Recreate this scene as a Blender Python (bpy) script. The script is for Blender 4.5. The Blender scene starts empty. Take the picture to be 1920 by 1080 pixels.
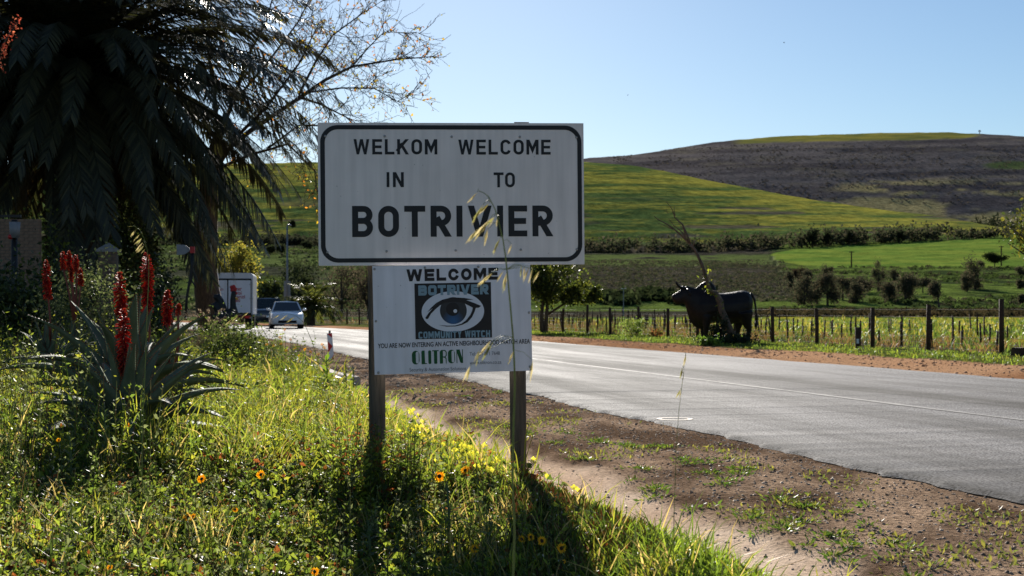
import bpy, bmesh, math, random
import numpy as np
from mathutils import Vector, Matrix, Euler

# ------------------------------------------------------------------ camera, sky, sun, exposure
sc = bpy.context.scene
COL = sc.collection
F = 2667.0           # focal length in photo pixels (50 mm on 36 mm at 1920 px)
CZ, HV = 0.95, 582.0  # eye height above the road, horizon row
SUN_AZ, SUN_EL = math.radians(-4.0), math.radians(19.5)

cam_d = bpy.data.cameras.new('camera')
cam_d.sensor_width = 36.0
cam_d.lens = 36.0 * F / 1920.0
cam_d.shift_y = (HV - 540.0) / 1920.0
cam_d.clip_start, cam_d.clip_end = 0.05, 12000.0
cam_d.dof.use_dof = True
cam_d.dof.focus_distance = 8.2
cam_d.dof.aperture_fstop = 8.0
cam = bpy.data.objects.new('camera', cam_d)
COL.objects.link(cam)
cam.location = (0, 0, CZ)
cam.rotation_euler = (math.radians(90), 0, 0)
sc.camera = cam

world = bpy.data.worlds.new('World')
sc.world = world
world.use_nodes = True
wn = world.node_tree
bg = wn.nodes['Background']
sky = wn.nodes.new('ShaderNodeTexSky')
sky.sky_type = 'NISHITA'
sky.sun_disc = False
sky.sun_elevation = SUN_EL
sky.sun_rotation = SUN_AZ
sky.altitude = 100.0
sky.air_density = 1.0
sky.dust_density = 0.15
sky.ozone_density = 4.0
wn.links.new(sky.outputs[0], bg.inputs[0])
bg.inputs[1].default_value = 0.0500

sun_d = bpy.data.lights.new('sun', 'SUN')
sun_d.energy = 5.0
sun_d.angle = math.radians(0.53)
sun_d.color = (1.0, 0.94, 0.85)
sun = bpy.data.objects.new('sun', sun_d)
COL.objects.link(sun)
sv = Vector((math.sin(SUN_AZ) * math.cos(SUN_EL), math.cos(SUN_AZ) * math.cos(SUN_EL), math.sin(SUN_EL)))
sun.rotation_euler = sv.to_track_quat('Z', 'Y').to_euler()

sc.view_settings.view_transform = 'Standard'
sc.view_settings.look = 'None'
sc.view_settings.exposure = 0.98
sc.view_settings.gamma = 1.0
sc.cycles.max_bounces = 6
sc.cycles.transparent_max_bounces = 6
sc.cycles.use_denoising = True

# ------------------------------------------------------------------ helpers
rng = np.random.default_rng(7)
random.seed(7)
R = math.radians

def P(u, v, Y):
    return Vector(((u - 960.0) / F * Y, Y, CZ - (v - HV) / F * Y))

def tag(o, label=None, cat=None, group=None, kind=None):
    if label: o['label'] = label
    if cat: o['category'] = cat
    if group: o['group'] = group
    if kind: o['kind'] = kind
    return o

def empty(name, loc=(0, 0, 0), rz=0.0, label=None, cat=None, group=None):
    o = bpy.data.objects.new(name, None)
    o.empty_display_size = 0.1
    COL.objects.link(o)
    o.location = loc
    o.rotation_euler = (0, 0, rz)
    return tag(o, label, cat, group)

def link_mesh(name, me, mat, parent=None, loc=None, rot=None):
    o = bpy.data.objects.new(name, me)
    if mat is not None and not me.materials:
        me.materials.append(mat)
    COL.objects.link(o)
    if parent: o.parent = parent
    if loc is not None: o.location = loc
    if rot is not None: o.rotation_euler = rot
    return o

def copy_tree(o, parent=None):
    c = o.copy()
    COL.objects.link(c)
    c.parent = parent
    for ch in list(o.children):
        copy_tree(ch, c)
    return c

class MB:
    """collects simple shapes into one mesh"""
    def __init__(s):
        s.v, s.f = [], []
    def add(s, vs, fs):
        n = len(s.v)
        s.v += [tuple(x) for x in vs]
        s.f += [tuple(i + n for i in f) for f in fs]
        return s
    def box(s, c, d, rz=0.0, taper=1.0):
        cx, cy, cz = c
        hx, hy, hz = d[0] / 2, d[1] / 2, d[2] / 2
        vs = []
        for z, k in ((-hz, 1.0), (hz, taper)):
            for x, y in ((-hx, -hy), (hx, -hy), (hx, hy), (-hx, hy)):
                x, y = x * k, y * k
                vs.append((cx + x * math.cos(rz) - y * math.sin(rz), cy + x * math.sin(rz) + y * math.cos(rz), cz + z))
        return s.add(vs, [(3, 2, 1, 0), (4, 5, 6, 7), (0, 1, 5, 4), (1, 2, 6, 5), (2, 3, 7, 6), (3, 0, 4, 7)])
    def tube(s, pts, rad, n=6, cap=True):
        pts = [Vector(p) for p in pts]
        if not hasattr(rad, '__len__'): rad = [rad] * len(pts)
        t0 = (pts[1] - pts[0]).normalized()
        a = t0.orthogonal().normalized()
        vs, fs = [], []
        for i, p in enumerate(pts):
            t = (pts[min(i + 1, len(pts) - 1)] - pts[max(i - 1, 0)]).normalized()
            a = (a - t * a.dot(t))
            a = a.normalized() if a.length > 1e-6 else t.orthogonal().normalized()
            b = t.cross(a)
            for k in range(n):
                w = 2 * math.pi * k / n
                vs.append(p + (a * math.cos(w) + b * math.sin(w)) * rad[i])
        for i in range(len(pts) - 1):
            for k in range(n):
                k2 = (k + 1) % n
                fs.append((i * n + k, i * n + k2, (i + 1) * n + k2, (i + 1) * n + k))
        if cap:
            fs.append(tuple(reversed(range(n))))
            fs.append(tuple(range((len(pts) - 1) * n, len(pts) * n)))
        return s.add(vs, fs)
    def ball(s, c, r, nu=8, nv=6, jit=0.0):
        if not hasattr(r, '__len__'): r = (r, r, r)
        vs, fs = [], []
        for j in range(nv + 1):
            th = math.pi * j / nv
            for i in range(nu):
                ph = 2 * math.pi * i / nu
                k = 1 + random.uniform(-jit, jit)
                vs.append((c[0] + r[0] * k * math.sin(th) * math.cos(ph), c[1] + r[1] * k * math.sin(th) * math.sin(ph), c[2] + r[2] * k * math.cos(th)))
        for j in range(nv):
            for i in range(nu):
                i2 = (i + 1) % nu
                fs.append((j * nu + i, (j + 1) * nu + i, (j + 1) * nu + i2, j * nu + i2))
        return s.add(vs, fs)
    def loft(s, rings, cap=True):
        n = len(rings[0])
        vs = [p for r in rings for p in r]
        fs = []
        for i in range(len(rings) - 1):
            for k in range(n):
                k2 = (k + 1) % n
                fs.append((i * n + k, i * n + k2, (i + 1) * n + k2, (i + 1) * n + k))
        if cap:
            fs.append(tuple(reversed(range(n))))
            fs.append(tuple(range((len(rings) - 1) * n, len(rings) * n)))
        return s.add(vs, fs)
    def mesh(s, name, smooth=False):
        me = bpy.data.meshes.new(name)
        me.from_pydata(s.v, [], s.f)
        if smooth:
            me.polygons.foreach_set('use_smooth', [True] * len(me.polygons))
        me.update()
        return me
    def build(s, name, mat, parent=None, smooth=False, loc=None, rot=None):
        return link_mesh(name, s.mesh(name, smooth), mat, parent, loc, rot)

def np_mesh(name, V, faces, col=None, smooth=False):
    """V (n,3); faces: list of (m,k) integer arrays; col (n,3)"""
    me = bpy.data.meshes.new(name)
    me.vertices.add(len(V))
    me.vertices.foreach_set('co', np.asarray(V, np.float32).ravel())
    loops = np.concatenate([f.ravel() for f in faces]).astype(np.int32)
    tot = np.concatenate([np.full(len(f), f.shape[1], np.int32) for f in faces])
    start = np.concatenate([[0], np.cumsum(tot)[:-1]]).astype(np.int32)
    me.loops.add(len(loops))
    me.loops.foreach_set('vertex_index', loops)
    me.polygons.add(len(tot))
    me.polygons.foreach_set('loop_start', start)
    me.polygons.foreach_set('loop_total', tot)
    if smooth:
        me.polygons.foreach_set('use_smooth', np.ones(len(tot), bool))
    if col is not None:
        a = me.attributes.new('col', 'FLOAT_COLOR', 'POINT')
        c = np.ones((len(V), 4), np.float32)
        c[:, :3] = col
        a.data.foreach_set('color', c.ravel())
    me.update(calc_edges=True)
    me.validate()
    return me

def vnoise(x, y, seed=0):
    """smooth value noise in 0..1"""
    x, y = np.asarray(x, float), np.asarray(y, float)
    xi, yi = np.floor(x).astype(np.int64), np.floor(y).astype(np.int64)
    fx, fy = x - xi, y - yi
    fx, fy = fx * fx * (3 - 2 * fx), fy * fy * (3 - 2 * fy)
    def h(a, b):
        n = (a * 374761393 + b * 668265263 + seed * 1442695041) & 0xFFFFFFFF
        n = ((n ^ (n >> 13)) * 1274126177) & 0xFFFFFFFF
        return ((n ^ (n >> 16)) & 0xFFFF) / 65535.0
    return (h(xi, yi) * (1 - fx) + h(xi + 1, yi) * fx) * (1 - fy) + (h(xi, yi + 1) * (1 - fx) + h(xi + 1, yi + 1) * fx) * fy

def fnoise(x, y, seed=0, oct=3):
    t, a, s = 0.0, 1.0, 0.0
    for i in range(oct):
        t = t + a * vnoise(x * 2 ** i, y * 2 ** i, seed + i * 17)
        s += a
        a *= 0.5
    return t / s

def sstep(a, b, x):
    t = np.clip((np.asarray(x, float) - a) / (b - a), 0, 1)
    return t * t * (3 - 2 * t)

# ------------------------------------------------------------------ materials
def nodes_of(name):
    m = bpy.data.materials.new(name)
    m.use_nodes = True
    nt = m.node_tree
    return m, nt, nt.nodes['Principled BSDF']

def pmat(name, c, rough=0.7, var=0.25, scale=6.0, bump=0.0, bscale=None, metal=0.0, spec=0.3, c2=None, stretch=None, coat=0.0):
    m, nt, b = nodes_of(name)
    N, L = nt.nodes.new, nt.links.new
    b.inputs['Roughness'].default_value = rough
    b.inputs['Metallic'].default_value = metal
    b.inputs['Specular IOR Level'].default_value = spec
    b.inputs['Coat Weight'].default_value = coat
    tc = N('ShaderNodeTexCoord')
    vec = tc.outputs['Object']
    if stretch:
        mp = N('ShaderNodeMapping')
        mp.inputs['Scale'].default_value = stretch
        L(vec, mp.inputs[0]); vec = mp.outputs[0]
    nz = N('ShaderNodeTexNoise')
    nz.inputs['Scale'].default_value = scale
    nz.inputs['Detail'].default_value = 6.0
    nz.inputs['Roughness'].default_value = 0.65
    L(vec, nz.inputs['Vector'])
    cr = N('ShaderNodeValToRGB')
    a = [max(0, x * (1 - var)) for x in c]
    d = list(c2) if c2 else [min(1, x * (1 + var)) for x in c]
    cr.color_ramp.elements[0].position, cr.color_ramp.elements[1].position = 0.32, 0.68
    cr.color_ramp.elements[0].color = (*a, 1)
    cr.color_ramp.elements[1].color = (*d, 1)
    L(nz.outputs['Fac'], cr.inputs[0])
    L(cr.outputs[0], b.inputs['Base Color'])
    if bump:
        n2 = N('ShaderNodeTexNoise')
        n2.inputs['Scale'].default_value = bscale or scale * 3
        n2.inputs['Detail'].default_value = 5.0
        L(vec, n2.inputs['Vector'])
        bp = N('ShaderNodeBump')
        bp.inputs['Strength'].default_value = bump
        bp.inputs['Distance'].default_value = 0.02
        L(n2.outputs['Fac'], bp.inputs['Height'])
        L(bp.outputs[0], b.inputs['Normal'])
    return m

def signmat(name, c, rough):
    m, nt, b = nodes_of(name)
    N, L = nt.nodes.new, nt.links.new
    tc = N('ShaderNodeTexCoord')
    col = None
    mp = N('ShaderNodeMapping'); mp.inputs['Scale'].default_value = (14, 1, 0.9); L(tc.outputs['Object'], mp.inputs[0])
    n1 = N('ShaderNodeTexNoise'); n1.inputs['Scale'].default_value = 1.6; n1.inputs['Detail'].default_value = 6; L(mp.outputs[0], n1.inputs['Vector'])
    n2 = N('ShaderNodeTexNoise'); n2.inputs['Scale'].default_value = 3.2; n2.inputs['Detail'].default_value = 7; L(tc.outputs['Object'], n2.inputs['Vector'])
    n3 = N('ShaderNodeTexVoronoi'); n3.inputs['Scale'].default_value = 13.0; n3.inputs['Randomness'].default_value = 1.0; L(tc.outputs['Object'], n3.inputs['Vector'])
    r1 = N('ShaderNodeMapRange'); r1.inputs['From Min'].default_value = 0.35; r1.inputs['From Max'].default_value = 0.75; r1.inputs['To Min'].default_value = 1.04; r1.inputs['To Max'].default_value = 0.86; L(n1.outputs['Fac'], r1.inputs['Value'])
    r2 = N('ShaderNodeMapRange'); r2.inputs['From Min'].default_value = 0.35; r2.inputs['From Max'].default_value = 0.7; r2.inputs['To Min'].default_value = 1.04; r2.inputs['To Max'].default_value = 0.92; L(n2.outputs['Fac'], r2.inputs['Value'])
    r3 = N('ShaderNodeMapRange'); r3.inputs['From Min'].default_value = 0.02; r3.inputs['From Max'].default_value = 0.055; r3.inputs['To Min'].default_value = 0.55; r3.inputs['To Max'].default_value = 1.0; L(n3.outputs['Distance'], r3.inputs['Value'])
    a = N('ShaderNodeMath'); a.operation = 'MULTIPLY'; L(r1.outputs[0], a.inputs[0]); L(r2.outputs[0], a.inputs[1])
    a2 = N('ShaderNodeMath'); a2.operation = 'MULTIPLY'; L(a.outputs[0], a2.inputs[0]); L(r3.outputs[0], a2.inputs[1])
    sc_ = N('ShaderNodeVectorMath'); sc_.operation = 'SCALE'; sc_.inputs[0].default_value = c; L(a2.outputs[0], sc_.inputs['Scale'])
    L(sc_.outputs[0], b.inputs['Base Color'])
    b.inputs['Roughness'].default_value = rough
    b.inputs['Specular IOR Level'].default_value = 0.45
    return m

def leafmat(name, trans=0.4, rough=0.5, spec=0.3, gain=1.5, tint=(1.0, 1.0, 0.55)):
    """leaf colour from the mesh, with light shining through"""
    m, nt, b = nodes_of(name)
    N, L = nt.nodes.new, nt.links.new
    at = N('ShaderNodeAttribute'); at.attribute_name = 'col'
    L(at.outputs['Color'], b.inputs['Base Color'])
    b.inputs['Roughness'].default_value = rough
    b.inputs['Specular IOR Level'].default_value = spec
    tr = N('ShaderNodeBsdfTranslucent')
    mx = N('ShaderNodeMix'); mx.data_type = 'RGBA'; mx.blend_type = 'MULTIPLY'
    mx.inputs['Factor'].default_value = 1.0
    L(at.outputs['Color'], mx.inputs['A'])
    mx.inputs['B'].default_value = (gain * tint[0], gain * tint[1], gain * tint[2], 1)
    L(mx.outputs['Result'], tr.inputs['Color'])
    ms = N('ShaderNodeMixShader')
    ms.inputs[0].default_value = trans
    L(b.outputs[0], ms.inputs[1]); L(tr.outputs[0], ms.inputs[2])
    L(ms.outputs[0], nt.nodes['Material Output'].inputs['Surface'])
    return m

M = {}
M['leaf'] = leafmat('leaf', 0.55, 0.5, 0.30, 1.95, (1.0, 0.97, 0.6))
M['leaf_dark'] = leafmat('tree_leaf', 0.3, 0.5, 0.3, 1.5)
M['palm_leaf'] = leafmat('palm_leaf', 0.2, 0.45, 0.30, 1.5)
M['petal'] = leafmat('petal', 0.55, 0.6, 0.15, 1.4, (1, 0.95, 0.6))
M['red_petal'] = leafmat('red_petal', 0.45, 0.5, 0.2, 1.5, (1, 0.6, 0.5))
M['aloe'] = leafmat('aloe_leaf', 0.08, 0.5, 0.4, 1.3)
M['far_leaf'] = leafmat('far_leaf', 0.35, 0.8, 0.0, 1.3, (1, 1, 0.8))
M['straw'] = leafmat('straw', 0.5, 0.5, 0.3, 1.5, (1, 0.95, 0.8))
M['bark'] = pmat('bark', (0.10, 0.065, 0.045), 0.9, 0.5, 7, 0.9, 14, stretch=(3, 3, 0.7))
M['palm_bark'] = pmat('palm_bark', (0.06, 0.045, 0.035), 0.95, 0.5, 5, 0.8, 12)
M['dead_wood'] = pmat('dead_wood', (0.13, 0.085, 0.06), 0.85, 0.45, 6, 0.6, 14)
M['twig'] = pmat('twig', (0.06, 0.045, 0.035), 0.85, 0.3, 9)
M['post'] = pmat('weathered_post', (0.085, 0.07, 0.052), 0.85, 0.45, 6, 0.7, 30, stretch=(6, 6, 0.5))
M['brown_post'] = pmat('creosote_post', (0.055, 0.028, 0.015), 0.85, 0.4, 8, 0.4, 20)
M['white_panel'] = signmat('white_sign_sheet', (0.72, 0.655, 0.625), 0.42)
M['board_panel'] = signmat('white_board', (0.70, 0.675, 0.72), 0.35)
M['panel_back'] = pmat('galvanised_back', (0.35, 0.35, 0.36), 0.5, 0.2, 4, metal=0.4)
M['black'] = pmat('black_vinyl', (0.010, 0.010, 0.012), 0.5, 0.2, 5)
M['blackbrown'] = pmat('black_print', (0.012, 0.009, 0.010), 0.5, 0.2, 5)
M['print_grey'] = pmat('grey_blue_print', (0.20, 0.30, 0.36), 0.5, 0.06, 5)
M['print_text'] = pmat('grey_print', (0.10, 0.10, 0.12), 0.5, 0.06, 5)
M['print_green'] = pmat('green_print', (0.005, 0.075, 0.020), 0.5, 0.1, 5)
M['print_white'] = pmat('white_print', (0.62, 0.63, 0.69), 0.4, 0.02, 5)
M['bolt'] = pmat('zinc_bolt', (0.30, 0.29, 0.28), 0.4, 0.3, 40, metal=0.8)
M['wire'] = pmat('galvanised_wire', (0.13, 0.12, 0.11), 0.8, 0.2, 10, spec=0.15)
M['red'] = pmat('red_reflective', (0.60, 0.03, 0.025), 0.5, 0.2, 6)
M['white'] = pmat('white_paint', (0.75, 0.75, 0.74), 0.5, 0.06, 6)
M['car_white'] = pmat('white_car_paint', (0.82, 0.84, 0.85), 0.25, 0.03, 3, spec=0.5, coat=0.6)
M['car_dark'] = pmat('dark_car_paint', (0.03, 0.035, 0.04), 0.25, 0.1, 3, spec=0.5, coat=0.6)
M['glass'] = pmat('car_glass', (0.015, 0.022, 0.024), 0.08, 0.1, 3, spec=0.6)
M['rubber'] = pmat('rubber', (0.015, 0.015, 0.015), 0.85, 0.2, 8)
M['chrome'] = pmat('headlamp', (0.65, 0.66, 0.68), 0.2, 0.05, 8, metal=0.6)
M['truck_white'] = pmat('truck_panel', (0.62, 0.62, 0.66), 0.5, 0.05, 2)
M['truck_grey'] = pmat('truck_frame', (0.50, 0.52, 0.58), 0.35, 0.06, 2, metal=0.3)
M['print_red'] = pmat('red_lettering', (0.35, 0.05, 0.05), 0.5, 0.1, 5)
M['bronze'] = pmat('dark_bronze', (0.010, 0.007, 0.006), 0.5, 0.5, 5, 0.5, 12, metal=0.0, spec=0.22)
M['sheet_metal'] = pmat('grey_sheet', (0.20, 0.20, 0.21), 0.6, 0.2, 5, metal=0.2)
M['rooster'] = pmat('painted_iron', (0.014, 0.013, 0.013), 0.5, 0.3, 8)
M['comb'] = pmat('red_enamel', (0.35, 0.02, 0.02), 0.5, 0.2, 8)
M['beak'] = pmat('yellow_enamel', (0.55, 0.30, 0.03), 0.5, 0.2, 8)
M['brick'] = pmat('brick', (0.17, 0.11, 0.075), 0.9, 0.35, 5, 0.4, 40)
M['mortar'] = pmat('mortar', (0.10, 0.09, 0.08), 0.95, 0.2, 20)
M['cap'] = pmat('concrete_cap', (0.24, 0.22, 0.20), 0.9, 0.2, 8, 0.3, 30)
M['stone'] = pmat('gravel_stone', (0.10, 0.065, 0.045), 0.9, 0.6, 4, c2=(0.24, 0.19, 0.15))
M['lamp_grey'] = pmat('galvanised_pole', (0.17, 0.175, 0.19), 0.5, 0.1, 3, metal=0.3)
M['plaster'] = pmat('concrete', (0.36, 0.30, 0.25), 0.9, 0.25, 5, 0.3, 40)

# ------------------------------------------------------------------ ground heights
DX, DY = -0.2498, 0.9683     # road direction; q = distance right of the line through the eye, s = along it
def qs(X, Y):
    p = 0.9683 * X + 0.2498 * Y
    s = -0.2498 * X + 0.9683 * Y
    return p - road_off(s), s
def road_off(s):
    s = np.asarray(s, float)
    a = np.clip(s - 40, 0, 60)
    return -(0.00163 * a * a) - np.clip(s - 100, 0, None) * 0.196
def xy(q, s):
    p = q + road_off(s)
    return p * 0.9683 - s * 0.2498, p * 0.2498 + s * 0.9683

def near_z(q, s):
    q = np.asarray(q, float); s = np.asarray(s, float)
    bank = -0.05 + 0.14 * sstep(2.0, -1.2, q) + 0.16 * sstep(0.5, -9, q)
    bank = bank + 0.07 * (fnoise(q * 0.9 + 5, s * 0.7, 3) - 0.5)
    yy = q * 0.2498 + s * 0.9683
    bank = bank - 0.112 * np.clip(8.2 - yy, 0, 6.0) * sstep(2.0, 0.8, q) * (0.4 + 0.6 * sstep(-0.9, 0.9, q))   # the bank falls away towards the viewer
    gut = -0.05 - 0.07 * np.sin(np.pi * np.clip((q - 2.0) / 0.8, 0, 1))
    sho = -0.055 + 0.03 * sstep(2.75, 4.3, q) + 0.022 * (fnoise(q * 4, s * 2.5, 9) - 0.5)
    z = np.where(q < 2.0, bank, np.where(q < 2.8, gut, np.where(q < 4.3, sho, -0.03)))
    far = -0.03 + 0.07 * sstep(11.6, 12.6, q) + 0.04 * (fnoise(q * 1.2, s * 0.8, 12) - 0.5) * sstep(11.6, 12.5, q)
    return np.where(q > 11.5, far, z)

UK = np.array([-6000, -500, 0, 400, 700, 900, 1100, 1180, 1260, 1340, 1440, 1550, 1650, 1780, 1870, 1930, 2400, 8000], float)
def row(*v): return np.array(v, float)
# stations: distance -> photo row of the ground there, for each azimuth knot above
ST = [
 (60,   None, 0.05), (100, None, 0.12), (150, None, 0.42), (185, None, 1.0),
 (420,  row(520, 500, 490, 485, 482, 484, 492, 493, 494, 495, 497, 501, 501, 500, 500, 500, 510, 540), None),
 (650,  row(500, 470, 462, 460, 462, 466, 476, 476, 475, 473, 468, 462, 456, 450, 445, 443, 470, 520), None),
 (720,  row(495, 462, 452, 448, 448, 450, 455, 455, 455, 453, 451, 447, 444, 440, 439, 440, 466, 515), None),
 (1150, row(420, 345, 318, 309, 302, 300, 305, 312, 325, 341, 362, 380, 396, 413, 433, 442, 465, 510), None),
 (1350, row(450, 400, 380, 375, 370, 370, 380, 385, 395, 405, 420, 428, 436, 440, 444, 446, 470, 520), None),
 (2600, row(430, 385, 360, 345, 335, 325, 307, 301, 288, 274, 264, 258, 254, 254, 258, 262, 295, 430), None),
 (3400, row(500, 480, 470, 460, 450, 440, 420, 410, 400, 390, 380, 370, 365, 365, 368, 370, 400, 500), None),
 (9000, row(570, 570, 570, 570, 570, 570, 570, 570, 570, 570, 570, 570, 570, 570, 570, 570, 570, 575), None),
]
def hill_z(X, Y):
    X = np.asarray(X, float); Y = np.asarray(Y, float)
    u = np.clip(960 + F * X / np.maximum(Y, 1), -6000, 8000)
    ys = np.array([s[0] for s in ST], float)
    zs = np.stack([np.full(u.shape, s[2]) if s[1] is None else CZ - (np.interp(u, UK, s[1]) - HV) / F * s[0] for s in ST])
    k = np.clip(np.searchsorted(ys, Y) - 1, 0, len(ys) - 2)
    t = np.clip((Y - ys[k]) / (ys[k + 1] - ys[k]), 0, 1)
    idx = np.indices(u.shape)
    a = np.take_along_axis(zs, k[None], 0)[0]; b = np.take_along_axis(zs, k[None] + 1, 0)[0]
    e = t * t * (3 - 2 * t)
    t = np.where((k == 6), 0.45 * t + 0.55 * np.sin(t * np.pi / 2), np.where(k == 8, 0.4 * t + 0.6 * np.sin(t * np.pi / 2), np.where((k == 7) | (k == 9), e, t)))
    z = a + (b - a) * t
    return np.where(Y < ys[0], ST[0][2], z)

def gz(X, Y):
    X = np.asarray(X, float); Y = np.asarray(Y, float)
    q, s = qs(X, Y)
    n = near_z(q, s)
    h = hill_z(X, Y) + 0.10 * (fnoise(X * 0.25, Y * 0.25, 31) - 0.5)
    w = np.maximum(sstep(16, 22, q), np.maximum(sstep(-18, -34, q), sstep(110, 170, s)))
    return n * (1 - w) + h * w

def G(X, Y):
    return float(gz(np.array([X]), np.array([Y]))[0])

def flower_y(u, v, h, y0=4.0, y1=40.0):
    """distance at which a flower h above the ground shows at photo pixel (u, v)"""
    Ys = np.geomspace(y0, y1, 1500)
    X = (u - 960) / F * Ys
    d = (CZ - (v - HV) / F * Ys) - gz(X, Ys) - h
    return float(Ys[np.argmax(d <= 0)])

def hit(u, v, y0=6.0, y1=3000.0):
    """distance at which the ground shows at photo pixel (u, v)"""
    Ys = np.geomspace(y0, y1, 3000)
    X = (u - 960) / F * Ys
    vv = HV + F * (CZ - gz(X, Ys)) / Ys
    k = np.argmax(vv <= v)
    return float(Ys[k])

# ------------------------------------------------------------------ ground sheet
def build_ground():
    us = np.concatenate([np.linspace(-6000, -800, 40)[:-1], np.linspace(-800, 0, 60)[:-1], np.arange(0, 2200, 7.0), np.linspace(2200, 3000, 60)[1:], np.linspace(3000, 8000, 40)[1:]])
    Ys = np.concatenate([np.linspace(0.6, 3.0, 12)[:-1], np.geomspace(3.0, 185, 330)[:-1], np.geomspace(185, 640, 140)[:-1], np.geomspace(640, 1200, 190)[:-1], np.geomspace(1200, 2700, 90)[:-1], np.geomspace(2700, 9000, 20)])
    U, Y = np.meshgrid(us, Ys)
    X = (U - 960) / F * Y
    Z = gz(X, Y)
    rough = (fnoise(X * 0.02, Y * 0.02, 5) - 0.5) * np.clip((Y - 200) / 2000, 0, 1) * 5 + (fnoise(X * 0.1, Y * 0.1, 8) - 0.5) * np.clip((Y - 160) / 400, 0, 1) * 1.2
    Z = Z + rough * (Y > 160)
    V = HV + F * (CZ - Z) / Y
    q, s = qs(X, Y)
    n1 = fnoise(X * 2.2, Y * 2.2, 41)
    n2 = fnoise(X * 0.35, Y * 0.35, 42)
    nh = fnoise(U * 0.02, Z * 0.35, 43)                # level bands on the slopes
    nz_ = fnoise(X * 0.03, Y * 0.03, 44)
    nf = fnoise(X * 0.11, Y * 0.05, 45)
    C = np.zeros(U.shape + (3,))
    par = np.zeros(U.shape + (3,))                     # R gravel, G grass / crop, B scrub
    def put(mask, col, p=None):
        m = np.clip(mask, 0, 1)[..., None]
        C[:] = C * (1 - m) + (np.array(col) if not isinstance(col, np.ndarray) else col) * m
        if p is not None: par[:] = par * (1 - m) + np.array(p) * m
    def mixc(a, b, t):
        t = np.clip(t, 0, 1)[..., None]
        return np.array(a) * (1 - t) + np.array(b) * t
    # near: earth under the weeds, gutter, gravel shoulder, red soil, grass verge
    put(np.ones(U.shape), mixc((0.045, 0.05, 0.018), (0.075, 0.06, 0.03), n1), (0.4, 0.6, 0))
    jq = q + 0.25 * (n1 - 0.5)
    put(sstep(1.95, 2.1, jq) * (q < 16), mixc((0.56, 0.40, 0.28), (0.74, 0.57, 0.42), (fnoise(X * 3, Y * 1.5, 47, 4) - 0.3) * 2.2), (0.35, 0, 0))
    put(sstep(2.62, 2.8, jq) * (q < 16), mixc((0.12, 0.076, 0.048), (0.37, 0.255, 0.17), (fnoise(X * 2.6, Y * 1.6, 48, 4) - 0.35) * 3), (1, 0, 0))
    put(sstep(9, 10, q) * (q < 22), mixc((0.30, 0.15, 0.075), (0.47, 0.27, 0.15), (n2 - 0.3) * 2.5), (0.8, 0, 0))
    put(sstep(-0.15, 0.15, q - 13.9 - 1.6 * (n2 - 0.5)) , mixc((0.06, 0.085, 0.02), (0.12, 0.12, 0.03), n1), (0.2, 1, 0))
    # vineyard strip and flowering field beyond the fence
    fq = sstep(16.5, 18, q) * (Y < 400)
    put(fq, mixc((0.085, 0.062, 0.042), (0.06, 0.075, 0.022), (n2 - 0.3) * 2.2), (0.3, 1, 0))
    yel = sstep(0, 1, (q - 21) / 4.0) * sstep(1150, 1500, U + 300 * (n2 - 0.5))
    put(fq * np.maximum(yel, sstep(36, 50, q)), mixc((0.065, 0.105, 0.014), (0.27, 0.25, 0.018), (fnoise(X * 0.35, Y * 0.12, 46, 4) - 0.42) * 5), (0, 1, 0))
    put(fq * sstep(600, 596, V) * sstep(1480, 1400, U), mixc((0.05, 0.09, 0.02), (0.09, 0.14, 0.03), n2 * 1.2), (0, 1, 0))
    put(sstep(596, 593, V) * (Y > 100) * (Y < 300), (0.075, 0.06, 0.035), (0.2, 1, 0.4))
    put(sstep(150, 156, Y), mixc((0.018, 0.02, 0.012), (0.05, 0.045, 0.025), n2), (0, 0.5, 0.5))
    # first slope: grass with scrub
    put(sstep(170, 182, Y), mixc((0.030, 0.048, 0.012), (0.100, 0.145, 0.024), (fnoise(X * 0.16, Y * 0.08, 51, 4) - 0.36) * 4.0), (0, 0.8, 0.5))
    scr = sstep(1490, 1440, U + (V - 500) * -0.55 + 30 * (nz_ - 0.5)) * sstep(566, 556, V + 10 * (nf - 0.5)) * sstep(720, 960, U + 200 * (nz_ - 0.5)) * (Y > 180)
    put(scr, mixc((0.030, 0.029, 0.022), (0.060, 0.054, 0.036), nf * 1.2), (0, 0, 1))
    put((Y > 180) * sstep(700, 560, U) * sstep(0.45, 0.6, nz_), (0.045, 0.05, 0.028), (0, 0, 1))
    put(sstep(503, 496, V + 8 * (nf - 0.5)) * sstep(474, 480, V) * sstep(1470, 1430, U) * (Y > 300) * sstep(0.38, 0.55, nf + 0.1), (0.085, 0.115, 0.03), (0, 0.8, 0.4))
    # green wheat field
    top = np.interp(U, [1440, 1452, 1500, 1600, 1750, 1900, 2100], [479, 474, 466, 459, 452, 445, 440])
    bot = np.interp(U, [1440, 1452, 1500, 1560, 1700, 1900, 2100], [480, 487, 497, 501.5, 501, 500, 500])
    wf = sstep(-1.2, 0.6, V - top) * sstep(-1.2, 0.6, bot - V) * (Y > 250) * (Y < 900) * (U > 1448)
    put(wf, mixc((0.095, 0.165, 0.022), (0.175, 0.225, 0.032), (fnoise(U * 0.02, V * 0.35, 52, 4) - 0.35) * 2.5), (0, 0.3, 0.35))
    tr = np.abs(U - (1447 + (V - 480) * 0.68)) 
    put(sstep(5, 2, tr) * (V > 480) * (V < 545) * (Y > 180), (0.13, 0.15, 0.06), (0, 0.4, 0))
    # yellow and green crop on the near hill
    can = sstep(690, 735, Y) * (Y < 1240)
    band = fnoise(U * 0.006, V * 0.17, 61, 5)
    fine = fnoise(U * 0.03, V * 0.55, 62, 4)
    rows_ = fnoise(U * 0.012, V * 0.95, 64, 3)
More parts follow.
